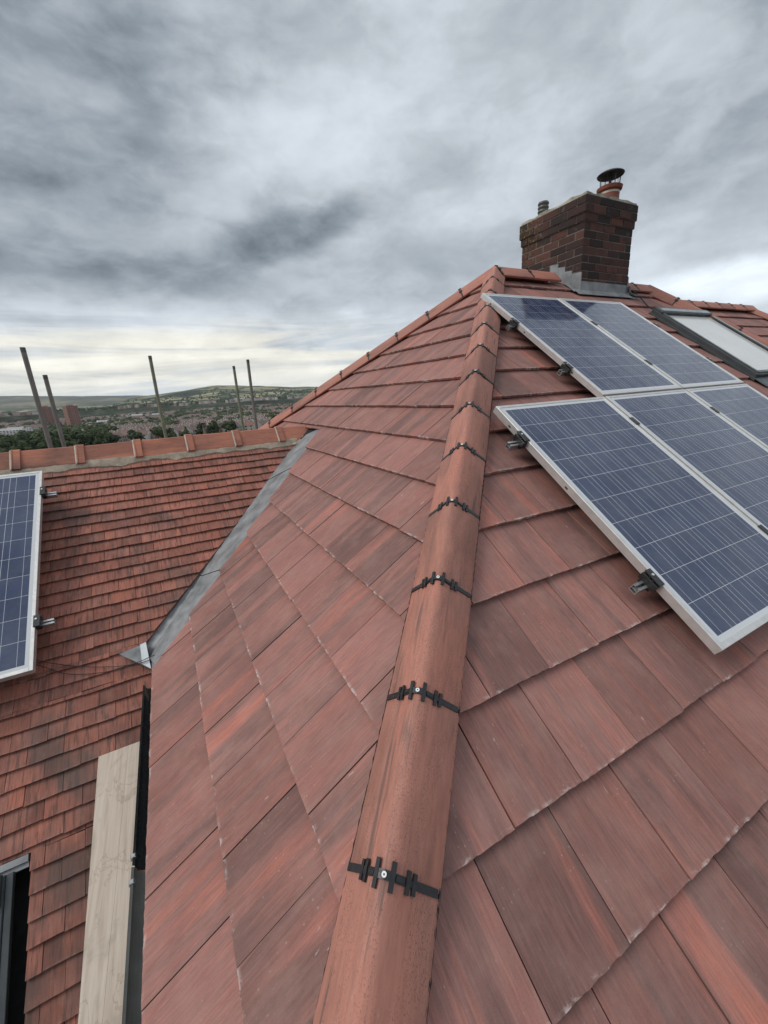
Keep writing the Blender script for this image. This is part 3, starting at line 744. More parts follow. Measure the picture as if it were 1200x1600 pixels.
# ------------------------------------------------------------------ lower wing with old plain tiles
wing = thing('house_wing', (-1.2, 4.7, GROUND), 'lower roof of weathered plain clay tiles with bedded ridge, at the left', 'house')
WYR = 4.72; GW = .1019; WWt = .1725
Wl = lambda x, y: PWs.loc((x, y, PWs.z_at(x, y)))
cw = [PWs.loc(PWs.hit(*p)) for p in ((474, 684), (456, 706), (346, 846), (227, 1003))]
s_r = Wl(0, WYR - .06)[1]; WEAVE = .55; WXL = -3.4; HOLE_X, HOLE_Y, HOLE_L = -1.0, 2.235, -2.0
s_tip = cw[3][1]; sE = Wl(0, WEAVE)[1]; sH = Wl(0, HOLE_Y)[1]
ctop = (cw[3][0] + (cw[1][0] - cw[3][0]) * (s_r - cw[3][1]) / (cw[1][1] - cw[3][1]), s_r)
r1 = convex([(WXL, s_tip), cw[3], ctop, (WXL, s_r)])
s_low = PWs.loc(PWs.hit(237, 1046))[1]
r2 = convex([(WXL, s_low), (-.385, s_low), (-.395, s_tip), (WXL, s_tip)]); r2b = convex([(WXL, sH), (-.22, sH), (-.22, s_low), (WXL, s_low)])
r3 = convex([(HOLE_X, sE), (-.22, sE), (-.22, sH), (HOLE_X, sH)])
r4 = convex([(WXL, sE), (HOLE_L, sE), (HOLE_L, sH), (WXL, sH)])
mb = MB()
base = round(sE / GW) - 1
offr = {}
tiles(mb, PWs, GW, WWt, .017, range(base, int(s_r / GW) + 1), lambda r: (.5 * (r % 2) + offr.setdefault(r, rng.uniform(-.06, .06))), [r1, r2, r2b, r3, r4], lap=.05, jit=.0018, skew=.0032, jag=.0012, gap=.0012, edge_pts=3)
mb.build('roof_slope', M['clay'], wing)
mb = MB()
sl_ = lambda a, s, h=-.05: PWs.at(a, s, h)
for (a, b, c, d) in ((WXL, .9, s_tip - .2, s_r + .02),): slab(mb, [sl_(WXL, s_tip), sl_(-.43, s_tip), sl_(1.12, s_r), sl_(WXL, s_r)], .02)
slab(mb, [sl_(WXL, sH), sl_(-.22, sH), sl_(-.22, s_tip), sl_(WXL, s_tip)], .02)
slab(mb, [sl_(HOLE_X + .012, sE), sl_(-.22, sE), sl_(-.22, sH), sl_(HOLE_X + .012, sH)], .02); slab(mb, [sl_(WXL, sE), sl_(HOLE_L - .012, sE), sl_(HOLE_L - .012, sH), sl_(WXL, sH)], .02)
mb.build('underlay', M['darkgap'], wing)
mb = MB(); zr = PWs.z_at(0, WYR)
slab(mb, [V(1.25, WYR, zr - .03), V(WXL, WYR, zr - .03), V(WXL, WYR + 3.4, zr - 2.4), V(-.33, WYR + 3.4, zr - 2.4), V(-.33, WYR + 1.9, zr - 1.34)][::-1], .03)
mb.build('back_roof_slope', M['clay'], wing)
mb = MB(); ze = PWs.z_at(0, WEAVE)
yw0, yw1 = WEAVE + .25, WYR + 3.2
mb.face([(WXL + .2, yw0, GROUND - .5), (WXL + .2, yw0, PWs.z_at(0, yw0) - .12), (WXL + .2, WYR, zr - .12), (WXL + .2, yw1, zr - 2.4), (WXL + .2, yw1, GROUND - .5)])
mb.box((WXL + .2, yw0, GROUND - .5), (WX0 - WXL - .25, 0, 0), (0, .2, 0), (0, 0, PWs.z_at(0, yw0) - .12 - GROUND + .5))
mb.box((WXL + .2, yw1 - .2, GROUND - .5), (WX0 - WXL - .25, 0, 0), (0, .2, 0), (0, 0, zr - 2.42 - GROUND + .5))
mb.build('wall', M['render'], wing)
# bedded ridge tiles with collars
prof_o = [(-.125, -.150), (-.118, -.138), (-.026, -.022), (-.014, -.006), (0, 0), (.014, -.006), (.026, -.022), (.118, -.138), (.125, -.150)]
prof_c = [(x * 1.13, y * 1.02 + .014) for x, y in prof_o]
RZ = -.315; STEP = .466; RX0 = -1.205
for k in range(-5, 6):
    x0 = RX0 + STEP * k; ln = STEP - .006 if k < 5 else .36; mb = MB(); tl = rng.uniform(-.004, .004)
    o_ = V(x0, WYR + rng.uniform(-.004, .004), RZ + tl); dd = V(1, 0, rng.uniform(-.006, .006)); dd /= np.linalg.norm(dd)
    cap_mesh(mb, o_ + dd * .004, dd, z_, -y_, ln, prof_o, .014, rnd3())
    ro = mb.build('ridge_tile', M['oldridge'], wing)
    cm = MB(); cap_mesh(cm, o_ - dd * .012, dd, z_, -y_, .052, prof_c, .02, rnd3()); 
    cap_mesh(cm, o_ - dd * .022, dd, z_, -y_, .010, [(a * 1.02, b + .0035) for a, b in prof_c], .018, rnd3())
    cm.build('collar', M['oldridge'], ro)
    lm = MB(); cap_mesh(lm, o_ - dd * .034, dd, z_, -y_, .0115, [(a * 1.0, b - .003) for a, b in prof_c], .018, rnd3()); lm.build('joint_mortar', M['lime'], ro)
mb = MB(); nseg = 150; xa, xb = WXL, 1.30                  # mortar bedding along the ridge
prev = None
for i in range(nseg + 1):
    x0 = xa + (xb - xa) * i / nseg; w_ = .042 + .026 * mnoise.noise(Vector((x0 * 3.1, 0, 0))) + .012 * mnoise.noise(Vector((x0 * 17, 3, 0)))
    w_ += .022 * max(0, math.sin(x0 * 13.48 + 1)) ** 4
    yb = WYR - .120
    ring = [V(x0, WYR - .03, RZ - .09), V(x0, yb + .012, RZ - .128), V(x0, yb - w_ * .45, PWs.z_at(0, yb - w_ * .45) + .014 + .006 * mnoise.noise(Vector((x0 * 21, 1, 0)))), V(x0, yb - w_, PWs.z_at(0, yb - w_) + .001), V(x0, yb - w_ + .01, PWs.z_at(0, yb - w_) - .05)]
    if prev is not None:
        for k in range(4): mb.face([prev[k], prev[k + 1], ring[k + 1], ring[k]])
    prev = ring
mb.build('mortar_bedding', M['mortar'], wing, smooth=True)
# recessed dark roof window at the lower left
hl = MB(); sT = sH - .03
hl.box(PWs.at(HOLE_L, sE, -.16), V(HOLE_X - HOLE_L, 0, 0), PWs.s * (sH - sE + .03), PWs.n * .01)
hl.build('window_recess', M['darkgap'], wing)
roof_window(wing, PWs, HOLE_L + .06, HOLE_X - .088, sH - 1.22, sH - .055, .022, .085, 'dark grey roof window set in the old tiles', M['winframe'])
mb = MB(); 
for k, (s_, hgt) in enumerate(((.012, -.006), (.035, -.02))): mb.box(PWs.at(HOLE_L + .02, sH - s_ - .02, hgt - .03), PWs.a * (HOLE_X - HOLE_L - .03), PWs.s * .03, PWs.n * .028)
mb.build('window_apron', M['lead'], wing)
mb = MB()
for k in range(7): mb.box(PWs.at(HOLE_X - .118, sH - .19 - k * .15, .0345), V(.010, 0, 0), PWs.s * .010, PWs.n * .004, bevel=.002)
mb.build('frame_rivets', M['winlight'], wing)

# ------------------------------------------------------------------ solar panels
PP = V(1.75211, 1.88847, -.11835); PWD, PLN, GAP = .992, 1.5738, .02
def frame_mat4(o, a, s, n):
    return Matrix(((a[0], s[0], n[0], o[0]), (a[1], s[1], n[1], o[1]), (a[2], s[2], n[2], o[2]), (0, 0, 0, 1)))
def make_panel(o, pl, Wd, Ln, label, group):
    m4 = frame_mat4(o, pl.a, pl.s, pl.n)
    t = thing('solar_panel', o, label, 'solar panel', group, m4)
    f = MB(); lip, d = .020, .042
    f.box((0, -Ln, -d), (lip, 0, 0), (0, Ln, 0), (0, 0, d), bevel=.0015); f.box((Wd - lip, -Ln, -d), (lip, 0, 0), (0, Ln, 0), (0, 0, d), bevel=.0015)
    f.box((lip, -Ln, -d), (Wd - 2 * lip, 0, 0), (0, lip * 1.25, 0), (0, 0, d - .0004), bevel=.0015); f.box((lip, -lip, -d), (Wd - 2 * lip, 0, 0), (0, lip, 0), (0, 0, d - .0004), bevel=.0015)
    f.box((lip, -Ln + lip * .9, -d - .001), (Wd - 2 * lip, 0, 0), (0, .003, 0), (0, 0, .004))
    f.build('frame', M['alu'], t, local=True)
    g = MB(); zt = -.0035
    w_, l_ = Wd - 2 * lip, Ln - 2.25 * lip
    g.prism([(lip, -Ln + 1.25 * lip, zt - .006), (Wd - lip, -Ln + 1.25 * lip, zt - .006), (Wd - lip, -lip, zt - .006), (lip, -lip, zt - .006)],
            [(lip, -Ln + 1.25 * lip, zt), (Wd - lip, -Ln + 1.25 * lip, zt), (Wd - lip, -lip, zt), (lip, -lip, zt)], [(0, l_), (w_, l_), (w_, 0), (0, 0)])
    g.build('solar_cells', pv_mat('solar_glass', w_, l_), t, local=True)
    h = MB()                                            # drain slots and stamped marks on the left side of the frame
    for s_ in (.16, .42 * Ln, .80 * Ln): h.box((-.0012, -s_ - .010, -.030), (.0014, 0, 0), (0, .020, 0), (0, 0, .010))
    h.build('drain_slot', M['pipe'], t, local=True)
    return t
gp = 'solar panels on the main roof'
labs = {(1, -1): 'upper row solar panel nearest the hip, with dark chimney reflection', (2, -1): 'upper row solar panel below the chimney, farther from the hip',
        (0, 0): 'lower row solar panel nearest the hip with its whole left edge showing', (1, 0): 'middle solar panel of the lower row on the main roof', (2, 0): 'lower row solar panel farthest from the hip, cut by the frame'}
for (i, j), lb in labs.items():
    o = PP + PRs.a * i * (PWD + GAP) + PRs.s * (-j) * (PLN + GAP)
    make_panel(o, PRs, PWD, PLN, lb, gp)
PW2 = Plane(nW * -2.86, PWs.a, PWs.s)
wt = PW2.hit(67, 735); wb = PW2.hit(50, 1047); WLn = np.linalg.norm(wt - wb) ; WWd = 1.06
make_panel(V((wt[0] + wb[0]) / 2 - WWd, wt[1], wt[2]), PW2, WWd, WLn, 'solar panel on the old clay tiles at the left edge', None)
def rail(pl, o, s, x0, x1, dgap, label, clamps_mid, clamp_ends, xr=None):
    """o: panel corner on the glass plane; dgap: from glass down to the tiles"""
    m4 = frame_mat4(o, pl.a, pl.s, pl.n); t = thing('mounting_rail', o, label, 'mounting rail', 'rails under the solar panels', m4)
    mb = MB(); w_, hgt, zt = .036, .034, -.043
    for a, b, c, d in ((-w_ / 2, -w_ / 2 + .004, zt - hgt, zt), (w_ / 2 - .004, w_ / 2, zt - hgt, zt), (-w_ / 2 + .004, w_ / 2 - .004, zt - hgt, zt - hgt + .004), (-w_ / 2 + .004, w_ / 2 - .004, zt - .018, zt - .015),
                       (-w_ / 2 + .004, -w_ / 2 + .012, zt - .003, zt), (w_ / 2 - .012, w_ / 2 - .004, zt - .003, zt)):
        mb.box((x0, -s + a, c), (x1 - x0, 0, 0), (0, b - a, 0), (0, 0, d - c))
    mb.build('rail', M['alu_dull'], t, local=True)
    for x in [q for q in np.linspace(x0 + .25, x1 - .25, 4)]:
        mb = MB(); mb.box((x - .02, -s - .025, -dgap + .006), (.04, 0, 0), (0, .05, 0), (0, 0, dgap - .006 - .078)); mb.build('roof_hook', M['alu_dull'], t, local=True)
    for x, sg in clamp_ends:
        mb = MB(); xx = x if sg < 0 else x
        lo = x - .026 if sg < 0 else x + .0005
        mb.box((lo, -s - .042, -.043), (.0255, 0, 0), (0, .084, 0), (0, 0, .034), bevel=.002)
        lo2 = x - .026 if sg < 0 else x - .009
        mb.box((lo2, -s - .042, .0012), (.035, 0, 0), (0, .084, 0), (0, 0, .006), bevel=.0015)
        for q in (-.012, .006): mb.box((lo, -s + q, -.0095), (.022, 0, 0), (0, .006, 0), (0, 0, .0135))
        mb.box((lo + .002, -s - .030, -.062), (.018, 0, 0), (0, .06, 0), (0, 0, .018))
        cl = mb.build('end_clamp', M['black'], t, local=True)
        b = MB(); c = V(lo2 + .014, -s + .012, .0075); ring = [c + .006 * V(math.cos(k * math.pi / 4), math.sin(k * math.pi / 4), 0) for k in range(8)]
        b.prism(ring, [q + V(0, 0, .004) for q in ring]); b.build('bolt', M['bolt'], cl, local=True)
    for x in clamps_mid:
        mb = MB(); mb.box((x - .018, -s - .035, .0012), (.036, 0, 0), (0, .07, 0), (0, 0, .005), bevel=.0015); mb.box((x - .008, -s - .03, -.04), (.016, 0, 0), (0, .06, 0), (0, 0, .041))
        mb.build('mid_clamp', M['black'], t, local=True)
DG = float(-(PRs.o - PP) @ PRs.n)
G2 = PWD + GAP
rail(PRs, PP, .28, -.085, 3 * G2 + .04, DG, 'upper rail under the lower row of solar panels', [G2 - .01, 2 * G2 - .01], [(0, -1), (3 * G2 - GAP, 1)])
rail(PRs, PP, 1.23, -.085, 3 * G2 + .04, DG, 'lower rail under the lower row, its end showing by the black clamp', [G2 - .01, 2 * G2 - .01], [(0, -1), (3 * G2 - GAP, 1)])
PA = PP + PRs.a * G2 + PRs.s * (PLN + GAP)
rail(PRs, PA, .52, -.055, 2 * G2 + .04, DG, 'upper rail under the upper row of solar panels', [G2 - .01], [(0, -1), (2 * G2 - GAP, 1)])
rail(PRs, PA, 1.20, -.055, 2 * G2 + .04, DG, 'lower rail under the upper row of solar panels', [G2 - .01], [(0, -1), (2 * G2 - GAP, 1)])
PO = V((wt[0] + wb[0]) / 2 - WWd, wt[1], wt[2])
for py, lb in ((767, 'upper rail stub of the panel on the old clay tiles'), (968, 'lower rail stub of the panel on the old clay tiles')):
    s_ = float((PO - PW2.hit(66, py)) @ PW2.s); rail(PW2, PO, s_, -.1, WWd + .085, .18, lb, [], [(WWd, 1)])

# ------------------------------------------------------------------ scaffold board, cables, poles
zb = PWs.z_at(0, 2.497) + .02
bt = MB(); BX0, BX1, BY0, BY1 = -.690, -.478, .30, 2.49
def bxl(y): return BX0 + (-.612 + .690) * (2.49 - y) / 1.235 
ring = [(bxl(BY0), BY0), (BX1 + .022, BY0), (BX1, BY1), (BX0, BY1)]
bt.prism([V(a, b, zb - .038) for a, b in ring], [V(a, b, zb) for a, b in ring], [(a - BX0, b) for a, b in ring])
plank = bt.build('scaffold_board', M['wood']); tag(plank, 'long pale weathered wooden board lying beside the gutter', 'board')
def cable(pts, r, label, name='cable'):
    P_ = [np.array(p, float) for p in pts]; out = []
    for i in range(len(P_) - 1):
        p0, p1, p2, p3 = P_[max(i - 1, 0)], P_[i], P_[i + 1], P_[min(i + 2, len(P_) - 1)]
        for k in range(8):
            t = k / 8; out.append(.5 * ((2 * p1) + (p2 - p0) * t + (2 * p0 - 5 * p1 + 4 * p2 - p3) * t * t + (3 * p1 - p0 - 3 * p2 + p3) * t ** 3))
    out.append(P_[-1]); mb = MB(); mb.tube(out, r, 6); tag(mb.build(name, M['cable'], smooth=True), label, 'cable', 'loose cables on the roofs')
cable([PWs.hit(50, 1030, .05), PWs.hit(80, 1036, .012), PWs.hit(120, 1041, .010), PWs.hit(165, 1042, .010), PWs.hit(205, 1038, .035), PWs.hit(240, 1024, .05), PWs.hit(285, 1003, .05)], .0028, 'thin black cable running straight from the left panel to the valley')
cable([PWs.hit(48, 1036, .05), PWs.hit(75, 1044, .012), PWs.hit(105, 1053, .010), PWs.hit(150, 1052, .010), PWs.hit(195, 1043, .03), PWs.hit(240, 1029, .048), PWs.hit(285, 1010, .05)], .0026, 'thin black cable sagging lower across the old tiles')
cable([PRs.hit(981, 440, .05), PRs.hit(986, 452, .02), PRs.hit(1000, 464, .02), PRs.hit(1012, 478, .02), PRs.hit(1026, 486, .03)], .008, 'black cable from the chimney foot to the roof window')
mb = MB(); mb.tube([V(CX1 + .02, CY0 - .02, zf(CY0) + .10), V(CX1 + .025, CY0 - .03, zf(CY0) + .03), V(CX1 + .06, CY0 - .06, zf(CY0 - .06) + .03), V(CX1 + .22, CY0 - .06, zf(CY0 - .06) + .03)], .016, 8)
tag(mb.build('cable', M['pipe'], smooth=True), 'thick dark conduit bending round the foot of the chimney', 'cable')
for (tx, ty, bx_, by_, dist, mat_, lb) in ((35, 543, 80, 705, 5.9, 'pole', 'tallest leaning scaffold pole, leftmost behind the old ridge'), (70, 586, 101, 703, 6.6, 'pole', 'shorter scaffold pole beside the leftmost one'),
        (234, 556, 258, 684, 7.6, 'pole_green', 'scaffold pole with a green mossy foot, alone in the middle'), (365, 572, 380, 672, 8.4, 'pole_green', 'paler scaffold pole of the right-hand pair'),
        (387, 562, 399, 665, 7.4, 'pole', 'dark scaffold pole nearest the hip'), (318, 664, 321, 680, 8.0, 'pole', 'short scaffold pole stub just above the old ridge')):
    v = ray(tx, ty); v = v * (dist / v[1]); b_ = ray(bx_, by_); b_ = b_ * (dist / b_[1])
    t = thing('scaffold_pole', (b_[0], b_[1], GROUND), lb, 'scaffold pole', 'scaffold poles behind the old ridge')
    mb = MB(); n_ = 10; r_p = .0242
    mb.tube([V(b_[0], b_[1], GROUND), V(b_[0] + (v[0] - b_[0]) * .6, b_[1], v[2] - .6), V(v[0], v[1], v[2])], r_p, 12)
    mb.build('tube', M[mat_], t, smooth=True)
    mb = MB(); c = V(v[0], v[1], v[2]); mb.lathe(c, [(r_p + .0008, -.05), (r_p + .0008, .001), (r_p - .004, .001), (r_p - .004, -.05)], 12); mb.build('pole_end', M['pipe'], t)

# ------------------------------------------------------------------ neighbouring roof beyond the right-hand hip
NY = 4.25
q1, q2 = r_at(1062, 468, NY), r_at(1168, 476, NY); zr2 = (q1[2] + q2[2]) / 2 - .09
nb_ = thing('neighbouring_house', (9.5, NY, GROUND), 'neighbouring house with brown-red hipped roof beyond the right-hand hip', 'house')
PN = Plane(V(0, NY, zr2), (1, 0, 0), (0, math.cos(AR), math.sin(AR)))
x0n, x1n = 7.75, q2[0]; ed = 3.9
regN = convex([(x0n, -ed), (x1n + ed * math.cos(AR) * .9, -ed), (x1n, -.03), (x0n, -.03)])
mb = MB(); tiles(mb, PN, GR, WR, .025, range(-12, 1), lambda r: .5 * (r % 2), [regN]); mb.build('roof_slope', M['tile'], nb_)
e0 = PN.at(0, -ed); mb = MB(); xe = x1n + ed * math.cos(AR) * .9; yb = 2 * NY - e0[1]
slab(mb, [V(xe, e0[1], e0[2] - .02), V(xe, yb, e0[2] - .02), V(x1n, NY, zr2 - .02)]); slab(mb, [V(xe, yb, e0[2] - .02), V(x0n, yb, e0[2] - .02), V(x0n, NY, zr2 - .02), V(x1n, NY, zr2 - .02)])
mb.build('back_roof_slope', M['tile'], nb_)
mb = MB(); mb.box((x0n + .3, e0[1] + .3, GROUND - .5), (xe - x0n - .6, 0, 0), (0, yb - e0[1] - .6, 0), (0, 0, e0[2] - GROUND + .45)); mb.build('wall', M['render'], nb_)
cap_run('ridge_tile', V(x0n, NY, zr2 + .085), x_, z_, -y_, int((x1n - x0n) / .44) + 1, .44, PROF_R, nb_, 0, screws=False)
hb = V(xe, e0[1], e0[2]); ht = V(x1n, NY, zr2); d4 = ht - hb; L4 = np.linalg.norm(d4); d4 /= L4; s4 = np.cross(d4, z_); s4 /= np.linalg.norm(s4); u4 = np.cross(s4, d4)
cap_run('hip_tile', ht + u4 * .07 - d4 * .44 * int(L4 / .44), d4, u4, s4, int(L4 / .44), .44, PROF_H, nb_, 0, screws=False)

# ------------------------------------------------------------------ the valley: terrain, town, trees
def lerp(x, tab):
    if x <= tab[0][0]: return tab[0][1]
    for (a, b), (c, d) in zip(tab, tab[1:]):
        if x <= c: t = (x - a) / (c - a); return b + (d - b) * t
    return tab[-1][1]
PROF = [(0, -90), (30, -14), (60, -9), (120, -6.8), (300, -4.6), (450, -3.55), (700, -2.75), (1000, -2.1), (1500, -1.35), (2200, -.65), (3000, -.15), (4500, .0), (7000, .0), (14000, -.2)]
HILL = [(-60, .6), (-30, .9), (-17.9, 1.2), (-14.6, 1.42), (-11.4, 1.70), (-6.4, 2.0), (-3.8, 1.68), (-.2, 1.30), (3.1, .95), (4.9, .25), (7, -.2), (60, -.3)]
MOOR = [(-60, .8), (0, 1.1), (4, 1.32), (9, 1.56), (14, 1.82), (20, 1.9), (60, 1.2)]
def sstep(a, b, x): t = min(1, max(0, (x - a) / (b - a))); return t * t * (3 - 2 * t)
def ground(d, azd):
    """height at distance d and azimuth azd (degrees from +y towards -x)"""
    if d < 30: h = GROUND - .02 * d
    else: h = d * math.tan(R(lerp(d, PROF))); h = h if d > 80 else (GROUND - .02 * d) + (h - (GROUND - .02 * d)) * sstep(30, 80, d)
    a = azd if abs(azd) < 60 else math.copysign(60, azd)
    if d > 2000:
        nz = .10 * mnoise.noise(Vector((azd * .16, d * .0006, 0))) + .05 * mnoise.noise(Vector((azd * .6, d * .002, 3)))
        hh = 4600 * math.tan(R(lerp(a, HILL) + nz * .5)) * sstep(2300, 4600, d) ** 1.15 * (1 - .5 * sstep(4800, 8000, d)); h = max(h, hh) if hh > 0 else h
        mm = 9000 * math.tan(R(lerp(a, MOOR) + nz * .8)) * sstep(4200, 9000, d); h = max(h, mm)
    if d > 150: h += min(d * .004, 6) * mnoise.noise(Vector((azd * d * .00012, d * .004, 5)))
    return h
def place(azd, d): return V(-math.sin(R(azd)) * d, math.cos(R(azd)) * d, ground(d, azd))
def terrain_mat():
    m, n, b = material('valley_ground'); p = n.pos(); xy = n.vm('MULTIPLY', p, (1, 1, 0)); dist = n.vm('LENGTH', xy)
    wp = n.vm('ADD', xy, n.vm('SCALE', n.noise(xy, .004, 3, col=True), scale=160))
    ce = n.xyz(n.voro(wp, .0042, 'F1', 'Color'))
    c = n.ramp(ce[0], [(0, (.085, .105, .055)), (.3, (.15, .16, .085)), (.55, (.25, .235, .135)), (.8, (.38, .335, .20)), (1, (.11, .13, .07))])
    he = n.ss(n.voro(wp, .0042, 'DISTANCE_TO_EDGE'), .05, .10)
    c = n.mix(he, (.020, .030, .016), c)
    woods = n.ss(n.noise(xy, .0021, 6, .6), .53, .57)
    c = n.mix(woods, c, (.018, .028, .016))
    far = n.ss(dist, 5000, 6500)
    c = n.mix(far, c, n.ramp(n.noise(n.vm('MULTIPLY', xy, (1, .45, 1)), .0013, 7, .62), [(.40, (.045, .055, .042)), (.52, (.10, .095, .065)), (.60, (.20, .175, .115))]))
    near = n.ss(dist, 2200, 3000, 1, 0)
    town = n.ramp(n.noise(xy, .02, 6, .65), [(.40, (.020, .030, .015)), (.52, (.038, .048, .024)), (.62, (.075, .07, .055)), (.74, (.13, .12, .10))])
    c = n.mix(near, c, town)
    n.put(b.inputs['Base Color'], c); b.inputs['Roughness'].default_value = 1; b.inputs['Specular IOR Level'].default_value = .1
    return m
azs = [-180 + 6 * i for i in range(25)] + [-30 + .75 * i for i in range(80)] + [30 + 6 * i for i in range(26)]
azs = sorted(set(round(a, 3) for a in azs))
ds = [0.5, 10, 20, 30, 45, 60, 80, 110, 150, 200] + [200 * 1.055 ** k for k in range(1, 78)]
ds = [d for d in ds if d < 11500] + [12500, 14000]
verts = [[place(a, d) for d in ds] for a in azs[:-1]]; vv = [q for row in verts for q in row]; nd = len(ds); na = len(azs) - 1
fcs = [(i * nd + k, i * nd + k + 1, ((i + 1) % na) * nd + k + 1, ((i + 1) % na) * nd + k) for i in range(na) for k in range(nd - 1)] + [tuple(i * nd for i in range(na))[::-1]]
me = bpy.data.meshes.new('terrain'); me.from_pydata([tuple(q) for q in vv], [], [f[::-1] for f in fcs]); me.materials.append(terrain_mat())
me.polygons.foreach_set('use_smooth', [True] * len(me.polygons))
ter = bpy.data.objects.new('terrain', me); C.objects.link(ter); tag(ter, None, None, None, 'structure')

M['leaf'] = None
def leaf_mat(name, lo, hi):
    m, n, b = material(name); oi = n.new('ShaderNodeObjectInfo').outputs['Random']; rx, ry, rz = n.xyz(n.attr('rnd'))
    k = n.m('ADD', n.m('MULTIPLY', rx, .6), n.m('MULTIPLY', oi, .4))
    n.put(b.inputs['Base Color'], n.ramp(k, [(0, lo), (1, hi)])); b.inputs['Roughness'].default_value = .9; b.inputs['Specular IOR Level'].default_value = .15
    return m
M['leaf'] = leaf_mat('foliage', (.022, .038, .019), (.098, .118, .052)); M['bark'] = simple('bark', (.06, .048, .036), .9)
def leaf_clumps(mb, c, sx, sz, count, size, r):
    for k in range(count):
        th = r.uniform(0, 2 * math.pi); ph = math.acos(r.uniform(-1, 1)); rad = r.uniform(.72, 1.06)
        d = V(math.sin(ph) * math.cos(th), math.sin(ph) * math.sin(th), math.cos(ph)); p = c + d * V(sx, sx, sz) * rad
        t1 = V(r.gauss(0, 1), r.gauss(0, 1), r.gauss(0, 1)); t1 -= d * (t1 @ d) * .7; t1 /= np.linalg.norm(t1); t2 = np.cross(d, t1); t2 /= max(np.linalg.norm(t2), .1); s_ = size * r.uniform(.6, 1.3)
        mb.face([p - t1 * s_, p - t2 * s_ * .8 + d * s_ * .2, p + t1 * s_, p + t2 * s_ * .8 - d * s_ * .1], None, (r.random(), r.random(), r.random()), 0)
def blob_core(mb, c, sx, sz, r, seg=7):
    ph0 = r.uniform(0, 9)
    def sp(i, k):
        th, ph = math.pi * i / 5, 2 * math.pi * (k % seg) / seg; q = V(math.sin(th) * math.cos(ph), math.sin(th) * math.sin(ph), math.cos(th))
        return c + q * V(sx, sx, sz) * (.88 + .3 * mnoise.noise(Vector(q * 1.7 + V(ph0, 0, 0))))
    for i in range(5):
        for k in range(seg): mb.face([sp(i, k), sp(i + 1, k), sp(i + 1, k + 1), sp(i, k + 1)], None, (r.random() * .6, 0, 0), 0)
def tree_mesh(r, h, wd, slim=False, leaves=26):
    mb = MB(); mb.tube([(0, 0, -1.5), (0, 0, h * .3), (h * .02, 0, h * .6)], [wd * .05, wd * .038, wd * .015], 6, mi=1)
    for k in range(5 if not slim else 4):
        a = r.uniform(0, 6.28); rr_ = wd * r.uniform(.08, .30) * (0.2 if slim else 1); c = V(rr_ * math.cos(a), rr_ * math.sin(a), h * r.uniform(.36, .78) if not slim else h * (.25 + .17 * k))
        sx = wd * r.uniform(.22, .34) * (.9 if not slim else 1.25 - .2 * k); sz = h * r.uniform(.15, .22)
        blob_core(mb, c, sx * .8, sz * .8, r); leaf_clumps(mb, c, sx, sz, leaves, sx * .33, r)
        mb.tube([(0, 0, h * .3), c], [wd * .02, wd * .008], 4, mi=1, caps=False)
    return mb
trees = []
for k in range(5):
    r = random.Random(40 + k); slim = k == 4
    o = tree_mesh(r, 13 if not slim else 15, 12 if not slim else 7, slim).build('tree', [M['leaf'], M['bark']])
    tag(o, 'dark green broad-leaved tree among the houses in the valley' if not slim else 'tall narrow dark tree among the houses in the valley', 'tree', 'trees scattered through the town below' if not slim else 'narrow trees in the town below'); trees.append(o)
hm = {}
def hmat(name, cols):
    m, n, b = material(name); oi = n.m('FRACT', n.m('ADD', n.new('ShaderNodeObjectInfo').outputs['Random'], n.xyz(n.attr('rnd'))[0]))
    n.put(b.inputs['Base Color'], n.mix(n.ss(n.noise(n.obj(), 2, 3), .3, .7, 0, .3), n.ramp(oi, [(i / max(1, len(cols) - 1), c) for i, c in enumerate(cols)]), (.1, .08, .07))); b.inputs['Roughness'].default_value = .9; return m
hm['roof'] = hmat('town_roofs', [(.15, .098, .083), (.18, .13, .115), (.13, .115, .11), (.23, .112, .085), (.17, .145, .13)])
hm['wall'] = hmat('town_walls', [(.26, .14, .11), (.50, .44, .38), (.62, .58, .52), (.70, .67, .62), (.30, .18, .14)])
hm['glass'] = simple('town_windows', (.05, .055, .06), .3, 0, .2, 2, 0); hm['pale'] = simple('pale_render_blocks', (.72, .70, .67), .85, 0, .1, .2, 0); hm['tower'] = simple('tower_brick', (.33, .155, .115), .9, 0, .12, .1, 0)
hm['tower_dark'] = simple('tower_panels', (.22, .12, .095), .9, 0, .12, .1, 0)
